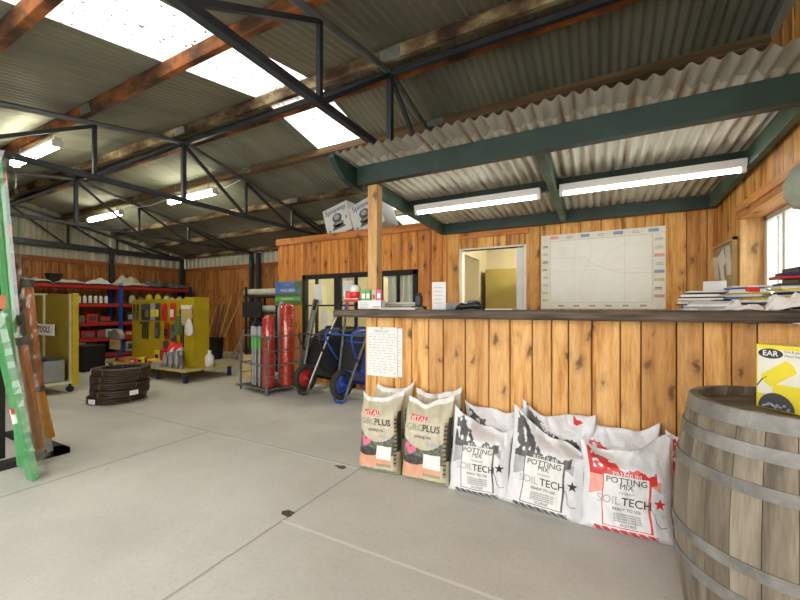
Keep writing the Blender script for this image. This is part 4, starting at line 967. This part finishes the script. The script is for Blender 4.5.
# bin and long handled tools
t = thing('tool_bin', 'black round bin holding long-handled tools by the back wall', 'bin', (-8.05,5.75,0))
m = MB(); m.lathe([(.002,.01),(.17,0),(.20,.5),(.215,.5),(.215,.47),(.185,.47),(.16,.03),(.002,.03)], 20, caps=False); m.build('body', M['black'], t, smooth=False)
def tool(x, y, x1, y1, L, lb, mt='bamboo', kind='broom', z0=.0):
    t = thing('garden_tool' if kind != 'rake' else 'leaf_rake', lb, 'garden tool', (x,y,z0), group='long-handled tools at the back wall')
    d = Vector((x1-x,y1-y,L)); 
    m = MB(); m.tube([d*.02,d], .015, 8); m.build('handle', M[mt], t, smooth=True)
    m = MB()
    if kind == 'spade': m.M = Matrix.Rotation(R(-8),4,'X'); m.poly([(-.09,.30),(.09,.30),(.10,.10),(.05,.0),(-.05,.0),(-.10,.10)], -.008, .008); m.build('blade', M['greyd'], t)
    elif kind == 'rake':
        for k in range(9): m.tube([(0,0,.28),(-.2+k*.05,-.03,.01)], .005, 5)
        m.bar((-.12,-.012,.13),(.12,-.012,.13),.012); m.build('tines', M['grey'], t)
    elif kind == 'broom': m.box((-.16,-.03,.0),(.16,.03,.07)); m.build('head', M['bamboo'], t)
tool(-8.05,5.75,-8.10,6.25,1.45,'pale wooden handle leaning out of the black bin, left one',kind='none',z0=.05)
tool(-7.98,5.72,-7.85,6.35,1.42,'pale wooden handle leaning out of the black bin, right one',kind='none',z0=.05)
tool(-8.12,5.70,-8.5,6.2,1.25,'dark handle leaning left out of the black bin','greyd','none',.05)
tool(-7.62,5.9,-7.72,6.65,1.35,'pale handled garden rake leaning between bin and column',kind='broom')
tool(-7.40,5.80,-7.55,6.70,1.25,'grey fan rake leaning on the back wall','greym','rake')
tool(-7.15,5.95,-7.35,6.68,1.3,'dark spade leaning on the back wall right of the fan rake','greyd','spade')
tool(-6.95,6.0,-7.0,6.70,1.2,'second dark spade nearest the cloth rack','bamboo','spade')
tool(-8.9,6.3,-9.0,6.72,1.3,'long handled tool standing left of the bin','greyd','spade')
tool(-9.3,6.3,-9.35,6.72,1.2,'long handled tool furthest left on the back wall','bamboo','broom')

# ---------------------------------------------------------------- coils of brown pipe
proto = None
labs = ['bottom','second lowest','middle','second highest','topmost']
for i in range(5):
    t = thing('pipe_coil', 'coil of brown irrigation pipe, %s of the stack of five' % labs[i], 'pipe coil', (-5.54+.02*(i-2)*(-1)**i-.05*(i > 3),2.58+.01*i,.006+i*.086), rz=i*1.3, group='stacked brown pipe coils')
    if not proto:
        proto = []
        m = MB()
        for r_ in (.305,.280,.256,.236):
            for z in (.014,.041,.068):
                m.tube([((r_+.004*math.sin(3*a*PI/20))*math.cos(a*PI/20),(r_)*math.sin(a*PI/20),z+.004*math.sin(a*PI/10+r_*50)) for a in range(40)], .0135, 6, closed=True)
        proto.append((m.build('pipe', M['brownp'], t, smooth=True)))
        for k in range(5):
            a = k*2*PI/5; m = MB(); c = (.270*math.cos(a),.270*math.sin(a),.041)
            q = [Vector(c)+Vector((math.cos(a)*.056*math.cos(s*PI/6),math.sin(a)*.056*math.cos(s*PI/6),.042*math.sin(s*PI/6))) for s in range(12)]
            m.tube(q, .005, 5, closed=True); proto.append(m.build('tie', M['tie'], t))
        m = MB(); a = R(-75); m.M = Matrix.Rotation(a,4,'Z'); m.box((.324,-.05,.012),(.328,.05,.07)); proto.append(m.build('label', M['paper'], t))
    else:
        for p_ in proto:
            c = p_.copy(); sc.collection.objects.link(c); c.parent = t

# ---------------------------------------------------------------- left tool stand with sign
t = thing('tools_stand', 'mustard pegboard stand with cream strips at the left', 'display stand', (0,0,0))
m = MB(); m.box((-8.2,2.50,.16),(-6.63,2.54,1.40)); m.build('pegboard', M['olivey'], t)
for x in (-7.53,-6.66):
    m = MB(); m.box((x-.02,2.48,.16),(x+.02,2.50,1.40)); m.build('strip', M['creamstrip'], t)
m = MB(); m.box((-6.63,2.49,.10),(-6.585,2.56,1.41)); m.build('end_post', M['yellow'], t, bevel=.004)
m = MB(); m.box((-8.2,2.18,.13),(-6.60,2.50,.16)); m.box((-8.2,2.16,.11),(-6.60,2.18,.19)); m.build('shelf', M['creamstrip'], t)
m = MB()
for x in (-8.1,-6.7):
    for y in (2.2,2.5): m.tube([(x-.02,y,.045),(x+.02,y,.045)], .044, 12); m.box((x-.012,y-.012,.05),(x+.012,y+.012,.13))
m.build('castors', M['black'], t)
t = thing('sign_plate', 'white sign reading TOOLS on the mustard pegboard', 'sign', (-7.32,2.44,.875))
m = MB(); m.box((-.40,0,-.085),(.27,.012,.085)); m.build('plate', M['paper'], t)
m = MB(); m.text('TOOLS', .13, fnx(-.06,-.003,-.0), bold=.02); m.build('lettering', M['ink'], t)
m = MB(); m.box((-.39,.012,-.01),(.2,.035,.01)); m.build('bracket', M['greym'], t)
for i, x in enumerate((-7.55,-7.18,-6.86)):
    t = thing('storage_bin', ['left','middle','right'][i]+' grey plastic bin on the mustard stand shelf', 'bin', (x,2.33,.161), group='grey bins on the mustard stand')
    m = MB(); m.box((-.15,-.12,0),(.15,.12,.01)); m.box((-.15,-.12,0),(.15,-.11,.30)); m.box((-.15,.11,0),(.15,.12,.30)); m.box((-.15,-.12,0),(-.14,.12,.30)); m.box((.14,-.12,0),(.15,.12,.30)); m.build('body', M['grey'], t, bevel=.003)
    m = MB(); m.box((-.155,-.128,.20),(.155,-.12,.215)); m.build('rib', M['grey'], t)
    m = MB(); m.box((-.10,-.06,.012),(.08,.07,.33)); m.build('contents', M[['white','greym','greyd'][i]], t)

# ---------------------------------------------------------------- central low platform with yellow pegboard
PZ = .20
t = thing('display_platform', 'low pale plywood platform on short dark legs', 'platform', (-6.98,4.05,0))
m = MB(); m.box((-1.25,-.46,PZ-.025),(1.22,.46,PZ)); m.build('deck', M['deck'], t, bevel=.003)
for x in (-1.15,-.3,.4,1.15):
    for y in (-.40,.40): m = MB(); m.box((x-.025,y-.025,0),(x+.025,y+.025,PZ-.025)); m.build('leg', M['navy'], t)
t = thing('yellow_pegboard', 'bright yellow tool pegboard with square end column on the low platform', 'display board', (0,0,0))
m = MB(); m.box((-8.05,3.98,PZ),(-6.2,4.02,1.36)); m.build('panel', M['yellow'], t)
m = MB(); m.box((-6.2,3.86,PZ),(-5.94,4.14,1.38)); m.build('end_column', M['yellow'], t, bevel=.004)
PF = 3.975
def peg(name, label, cat, x, z, build, group='tools hung on the yellow pegboard'):
    t = thing(name, label, cat, (x,PF,z), group=group)
    m = MB(); m.tube([(0,.004,.0),(0,-.05,.0)], .004, 5); m.build('hook', M['galv'], t); build(t)
def pack(cm, hm, h=.22, wd=.11):
    h *= 1.12; wd *= 1.05
    def f(t):
        m = MB(); m.box((-wd/2,-.030,-h),(wd/2,-.024,.01)); m.build('card', M[cm], t)
        m = MB(); m.box((-wd*.3,-.05,-h*.8),(wd*.3,-.030,-h*.35)); m.build('blister', M[hm], t, bevel=.004)
    return f
def trowel(t):
    m = MB(); m.tube([(0,-.03,-.0),(0,-.03,-.13)], .014, 8); m.build('handle', M['black'], t)
    m = MB(); m.poly([(-.035,-.15),(.035,-.15),(.03,-.27),(0,-.31),(-.03,-.27)], -.035, -.028); m.build('blade', M['galv'], t)
def hoe(t):
    m = MB(); m.tube([(0,-.03,.0),(0,-.03,-.30)], .012, 8); m.build('handle', M['black'], t)
    m = MB(); m.box((-.05,-.06,-.02),(.05,-.03,.02)); m.build('head', M['greyd'], t)
def glove(t):
    m = MB(); m.poly([(-.035,0),(.035,0),(.04,-.10),(.06,-.13),(.05,-.16),(.035,-.15),(.03,-.24),(.015,-.25),(.01,-.20),(.0,-.26),(-.01,-.20),(-.022,-.25),(-.035,-.22),(-.04,-.10)], -.045, -.02); m.build('hand', M['glove'], t, bevel=.008)
    m = MB(); m.box((-.036,-.047,-.05),(.036,-.018,.0)); m.build('cuff', M['paperw'], t)
for i, x in enumerate((-7.92,-7.80)): peg('hand_tool', ['leftmost hand trowel on the yellow board','second hand trowel from the left'][i], 'hand tool', x, 1.27, trowel)
for i, (x, z, c, h) in enumerate(((-7.60,1.27,'greyd','ink'),(-7.46,1.27,'greyd','greym'),(-7.29,1.28,'baggl','yellow2'),(-7.14,1.28,'greyd','yellow2'),(-6.94,1.27,'redb','red'),(-6.68,1.28,'redb','paper'),(-7.16,.93,'greyd','greym'),(-6.86,.93,'red','ink'),(-6.66,.90,'greyd','greym'),(-6.90,.60,'greyd','red'))):
    peg('carded_tool', ['charcoal card pack beside the trowels','charcoal card pack second in the top row','pale pack with yellow blister in the top row','dark pack with yellow blister in the top row','red card pack in the top row','red card pack with white blister at the top right','dark card pack at the left of the middle row','red card pack in the middle row','dark card pack at the right of the middle row','dark and red card pack alone in the lowest row'][i], 'tool pack', x, z, pack(c,h,.27 if z > 1 else .26,.13))
for i, x in enumerate((-7.62,-7.54,-7.46)): peg('hand_hoe', ['left','middle','right'][i]+' of three black handled hoes hung side by side', 'hand tool', x, .92, hoe)
for i, x in enumerate((-6.34,-6.16,-6.07,-5.98)):
    t = thing('glove', ['tan glove furthest left near the end column','tan glove second from left','tan glove third from left','tan glove at the right on the end column'][i], 'glove', (x,PF if i == 0 else 3.855,1.25), group='tan gloves on the yellow board'); glove(t); t.scale = (1.15,1,1.35)
boxthing('hanging_pouch','dark green pouch hung between the long handles and the gloves','pouch',-6.27,3.80,.74,.12,.05,.32,0,'gleaf')
t = thing('white_bag', 'white plastic bag hung below the gloves', 'bag', (-5.99,3.84,1.02))
m = MB(); m.lathe([(.02,0),(.05,-.03),(.10,-.12),(.11,-.22),(.07,-.27),(.01,-.28)][::-1], 14); m.M = Matrix.Identity(4); o = m.build('bag', M['bagw'], t, smooth=True); o.scale = (1,.35,1); o.location = (0,-.03,0)
for i, x in enumerate((-6.42,-6.36)):
    t = thing('long_tool', ['tall thin dark handle hung left of the gloves','second dark handle hung left of the gloves'][i], 'hand tool', (x,PF-.03,.30), group='dark handles on the yellow board'); m = MB(); m.tube([(0,0,0),(0,0,.80-.1*i)], .012, 8); m.build('handle', M['black'], t); m = MB(); m.box((-.03,-.02,.80-.1*i),(.03,.02,.88-.1*i)); m.build('head', M['greyd'], t)
# goods on the platform
k = 0
def carton(x, y, wd, dp, ht, c1, c2, lb, rz=0, grp='small cartons on the platform', z=PZ):
    t = thing('carton', lb, 'box', (x,y,z+.001), rz=rz, group=grp)
    m = MB(); m.box((-wd/2,-dp/2,0),(wd/2,dp/2,ht)); m.build('body', M[c1], t, bevel=.003)
    m = MB(); m.box((-wd*.35,-dp/2-.003,ht*.25),(wd*.35,-dp/2-.0005,ht*.7)); m.build('label', M[c2], t)
for a in ((-7.95,3.72,.14,.1,.07,'redb','ink','small red carton at the left end of the platform'),(-7.70,3.70,.22,.12,.07,'orangey','orange','flat orange carton left on the platform'),
    (-7.45,3.74,.16,.12,.08,'redb','paper','small red carton with white label'),(-7.25,3.76,.17,.12,.11,'yellow2','ink','yellow carton left of the red pair'),(-7.06,3.78,.14,.12,.12,'red','ink','dark red carton between yellow ones'),
    (-6.88,3.74,.18,.12,.11,'yellow2','red','yellow carton with red label near the white and red bags'),(-7.0,3.90,.15,.09,.24,'yellow2','ink','taller yellow carton against the pegboard'),(-6.83,3.90,.16,.09,.26,'red','redb','tall dark red carton against the pegboard'),(-6.67,3.76,.14,.12,.08,'khaki','paper','khaki carton beside the tins')):
    carton(*a)
for i, x in enumerate((-6.56,-6.38)):
    t = thing('red_white_bag', ['left','right'][i]+' red and white bag standing behind the grey tins', 'bag', (x,3.88,PZ), group='red and white bags')
    b = Bag(.20,.40+.0*i,.12,60+i,.02,4); b.mesh(lambda u,v,bk: 1 if abs(v-.5-.25*u) < .10 or abs(v-.2+.1*u) < .05 else 0, [M['redb'],M['white']], t)
for i in range(6):
    x = -6.47+i*.083; t = thing('tin', ['leftmost grey tin in the row on the platform','second grey tin in the row','third grey tin in the row','fourth grey tin in the row','fifth grey tin in the row','rightmost grey tin in the row'][i], 'tin', (x,3.70+.02*(i % 2),PZ+.001), group='grey tins on the platform')
    h = .24+.012*i; m = MB(); m.lathe([(.034,0),(.034,h),(.030,h+.004)], 14); m.build('can', M['galv'], t)
    m = MB(); m.lathe([(.0352,h*.25),(.0352,h*.75)], 14, caps=False); m.build('label', M['greym' if i % 2 else 'baggl'], t)
for i, x in enumerate((-6.66,-6.56)):
    boxthing('small_carton', ['left','right'][i]+' small white carton in front of the tins', 'box', x,3.64,PZ+.001,.09,.06,.09,0,'baggl','white cartons by the tins')
t = thing('spray_bottle', 'white container with handle at the right end of the platform', 'bottle', (-5.90,4.12,PZ+.001))
m = MB(); m.lathe([(.07,0),(.075,.05),(.07,.17),(.03,.22),(.028,.27)], 16); m.build('body', M['white'], t, smooth=True); m = MB(); m.tube([(-.06,0,.15),(-.09,0,.21),(-.06,0,.27),(0,0,.26)], .012, 8); m.build('handle', M['white'], t, smooth=True)
t = thing('grass_hand_broom', 'grey brush head with yellow bristles left of the yellow board', 'brush', (-8.08,3.72,PZ))
m = MB(); m.tube([(0,0,0),(0,0,.45)], .012, 8); m.build('stand', M['greyd'], t)
m = MB(); n = 10; vs = [(-.22,0,.42)]; m.poly([(-.24,.42),(-.18,.52),(-.05,.60),(.10,.60),(.22,.50),(.22,.42)], -.05, .05); m.build('head', M['grey'], t, bevel=.02)
m = MB()
for q in range(12): m.tube([(-.16+q*.03,-.02,.43),(-.17+q*.032,-.03,.22)], .011, 5)
m.build('bristles', M['bamboo'], t)

# ---------------------------------------------------------------- red and blue shelving on the left wall
t = thing('pallet_shelving', 'red and blue steel shelving along the left wall', 'shelving', (0,0,0))
X0, X1 = -10.86, -10.30; YS = (2.0,3.10,4.84,6.60); lv = (.12,.50,.86,1.30,1.73)
for y in YS:
    for x in (X0+.03, X1-.03):
        m = MB(); m.box((x-.035,y-.04,0),(x+.035,y+.04,1.80)); m.build('upright', M['bluem' if y > 4 and y < 6 else 'navy'], t)
for y0, y1 in zip(YS, YS[1:]):
    for z in lv:
        for x in (X0,X1-.04):
            m = MB(); m.box((x,y0+.045,z-.075),(x+.04,y1-.045,z)); m.build('beam', M['red'], t)
        m = MB(); m.box((X0+.005,y0+.02,z+.001),(X1-.005,y1-.02,z+.014)); m.build('shelf_board', M['greyd'], t)
def sackthing(x, y, z, L, wd, h, lb, mt, seed, rz=PI/2, grp='sacks on the shelving'):
    o = crumple(x, y, z, L, wd, h, lb, mt, seed, 'sack', 'sack', rz); o['group'] = grp; return o
for i, (y, L, mt, h) in enumerate(((3.3,.5,'sack',.14),(3.9,.6,'sack',.10),(4.45,.55,'bagw',.14),(5.1,.7,'sack',.22),(5.75,.6,'greym',.20),(6.3,.5,'greym',.20))):
    sackthing(-10.5,y,1.745,L,.5,h,['cream sack nearest the front on the top shelf','low cream sack on the top shelf','white sack hanging over the top shelf edge','fat cream sack on the top shelf right of the blue upright','grey bundle on the top shelf','grey bundle at the far end of the top shelf'][i],mt,20+i)
t = thing('black_bucket', 'black bucket on the top shelf near the front', 'bucket', (-10.45,3.62,1.745)); m = MB(); m.lathe([(.10,0),(.15,.2),(.16,.2)], 16); m.build('body', M['black'], t)
proto = thing('paint_bottle', 'x', 'bottle', (-10.40,3.5,1.315), group='bottles on the upper shelf')
m = MB(); m.lathe([(.035,0),(.035,.14),(.015,.17)], 10); m.build('body', M['white'], proto); m = MB(); m.lathe([(.018,.17),(.018,.20)], 8); m.build('cap', M['greyd'], proto)
ords = ['first','second','third','fourth','fifth','sixth','seventh','eighth','ninth','tenth','eleventh','twelfth']
for i in range(9):
    o = proto if i == 0 else copy_tree(proto); o.location = (-10.37,3.72+i*.105,1.315); o['label'] = 'white bottle on the upper shelf, %s from the front' % ords[i]
for i, (y, mt, h) in enumerate(((5.15,'khaki',.2),(5.35,'greym',.16),(5.55,'yellow2',.24),(5.78,'yellow2',.25),(6.0,'white',.22),(6.15,'white',.18),(6.35,'white',.2))):
    t = thing('container', 'container %s in the back bay, %s from the blue upright' % ('on the upper shelf', ords[i]), 'container', (-10.42,y,1.315), group='containers in the back shelving bay')
    m = MB(); m.lathe([(.07,0),(.075,.02),(.075,h*.75),(.04,h)], 12); m.build('body', M[mt], t); m = MB(); m.lathe([(.03,h),(.03,h+.03)], 10); m.build('lid', M['gleaf' if mt == 'yellow2' else 'greyd'], t)
rs = random.Random(8); q = 0
pal = ['greym','greyd','paperw','red','greym','khaki','redb','ink','baggl','khakid']
for zi, z in ((2,.875),(1,.515),(0,.135),(3,1.315)):
    y = 2.95 if zi != 3 else 3.15
    yend = 6.4 if zi != 3 else 3.6
    while y < yend:
        wd = rs.uniform(.16,.30); 
        if any(abs(y+wd/2-u) < wd/2+.06 for u in YS): y += .1; continue
        h = rs.uniform(.12,.26) if zi else rs.uniform(.15,.28); q += 1
        c1, c2 = rs.choice(pal), rs.choice(pal)
        t = thing('shelf_box', '', 'box', (-10.50,y+wd/2,z), rz=R(-90)+PI, group='packed goods on the shelving')
        t.rotation_euler = (0,0,R(90))
        t['label'] = '%s packed box on the %s shelf, in the %s bay, %s along' % ({'greym':'grey','greyd':'dark grey','paperw':'cream','red':'dark red','khaki':'khaki','redb':'red','ink':'black','baggl':'pale grey','khakid':'brown'}[c1], {3:'upper',2:'middle',1:'second lowest',0:'lowest'}[zi], 'near' if y < 4.8 else 'far', ords[q % 12 if False else min(11, int((y-2.9)/.3))])
        if any(o is not t and o.get('label') == t['label'] for o in bpy.data.objects): t['label'] = t['label'].replace('packed box', 'second packed box')
        m = MB(); m.box((-wd/2+.01,-.18,0),(wd/2-.01,.16,h)); m.build('body', M[c1], t, bevel=.006)
        m = MB(); m.box((-wd*.3,-.186,h*.2),(wd*.3,-.181,h*.75)); m.build('label', M[c2], t)
        y += wd+.015
boxthing('red_crate', 'flat red crate on the floor between the mustard stand and the pipe coils', 'crate', -6.9,3.15,.0,.45,.35,.22,0,'orange')
boxthing('black_tub', 'black tub standing on the floor behind the red crate', 'tub', -8.75,3.5,.0,.5,.4,.48,.2,'blackm')

# ---------------------------------------------------------------- left foreground rack with wrapped lengths
t = thing('tube_rack', 'black steel floor rack at the left edge holding long wrapped goods', 'rack', (0,0,0))
m = MB(); m.box((-4.0,.55,0),(-3.88,1.45,.045)); m.box((-4.9,1.34,0),(-3.88,1.45,.045)); m.box((-4.9,.55,0),(-4.0,.63,.045)); m.build('base', M['blackm'], t)
for y in (.72,1.08):
    m = MB(); m.box((-4.10,y-.03,.045),(-4.04,y+.03,2.05)); m.build('upright', M['black'], t)
m = MB(); m.box((-4.10,.69,1.99),(-4.04,1.11,2.05)); m.box((-4.10,.69,1.1),(-4.04,1.11,1.14)); m.build('rail', M['black'], t)
def length(name, lb, cat, p, q, wd, dp, mt, caps=None, wrap=True, group=None, labels=(), woff=(0,0,0)):
    woff = Vector(woff)
    p, q = Vector(p), Vector(q); t = thing(name, lb, cat, tuple(p), group=group); d = q-p
    m = MB()
    if mt[0] == 'B': m.bar((0,0,0), d, wd, dp, up=(0,1,0)); m.build('strip', M[mt[1:]], t, bevel=.004)
    else: m.tube([(0,0,0), d], wd, 14); m.build('shaft', M[mt], t, smooth=True)
    if caps:
        for s in (0,1): m = MB(); e = d.normalized()*.05; c = d*s; m.tube([c-e*(.8 if s else 0), c+e*(.8 if not s else .3)], wd*1.18, 14); m.build('end_cap', M['greyd'], t)
    if wrap:
        L = d.length; n = 26; m = MB(); k = 10; vs = []; ux = d.orthogonal().normalized(); dn = d.normalized(); ux = Vector((0,1,0))-dn*dn.y; ux.normalize(); uy = dn.cross(ux)
        w2, d2 = wrap if isinstance(wrap, tuple) else (wd*1.3, wd*1.3)
        for i in range(n+1):
            c = woff + d*(i/n)*1.0 + dn*(.03 if i == n else -.0 if i else -.0)
            for j in range(k):
                a = 2*PI*j/k; r_ = 1+.16*noise.noise(Vector((i*1.1,j*1.7,p.x*9+p.y*5+wd)))
                vs.append(c+ux*math.cos(a)*d2*r_+uy*math.sin(a)*w2*r_)
        m.add(vs, [(i*k+j,i*k+(j+1) % k,(i+1)*k+(j+1) % k,(i+1)*k+j) for i in range(n) for j in range(k)]); m.build('clear_wrap', M['wrap'], t, smooth=False)
    for s, c, wd2, h in labels:
        dn = d.normalized(); ux = Vector((.31,.95,0)); ux = (ux-dn*ux.dot(dn)).normalized(); f = ux.cross(dn).normalized()
        if f.x < 0: f = -f
        o_ = d*s+f*(dp if mt[0] == 'B' else wd)*.75
        m = MB(); m.add([o_-ux*wd2-dn*h,o_+ux*wd2-dn*h,o_+ux*wd2+dn*h,o_-ux*wd2+dn*h], [(0,1,2,3)]); m.build('label', M[c], t, solid=.001)
    return t
length('edging_strip','tall green plastic strip in clear wrap with red labels, reaching to the roof side','garden strip',(-3.77,1.13,.03),(-4.00,1.045,2.32),.115,.04,'Bgplast',wrap=(.10,.06),woff=(.055,.03,0),labels=((.53,'orange',.05,.05),(.76,'redb',.05,.05),(.93,'redb',.05,.05)))
length('edging_strip','shorter green plastic strip in clear wrap standing in front','garden strip',(-3.50,1.10,.0),(-3.66,.96,1.14),.11,.04,'Bgplast',wrap=(.10,.055),woff=(.04,.02,0),labels=((.40,'paper',.035,.05),(.43,'redb',.03,.02)))
length('orange_pole','long orange pole with dark end caps behind the green strips','pole',(-3.84,1.24,.55),(-3.93,1.20,1.40),.034,.02,'orange',caps=True,wrap=(.04,.035),group='orange poles')
length('orange_pole','lower orange pole with dark end caps in clear wrap','pole',(-3.58,1.17,.12),(-3.70,1.10,.97),.028,.02,'orange',caps=True,wrap=(.07,.05),group='orange poles')
length('orange_pole','amber yellow pole leaning beside the orange ones','pole',(-3.88,1.32,.16),(-4.02,1.25,.85),.032,.02,'orangey',wrap=False)
length('white_tube','white translucent tube standing at the foot of the rack','tube',(-3.89,1.31,.05),(-3.96,1.29,.42),.035,.02,'baggl',wrap=False)
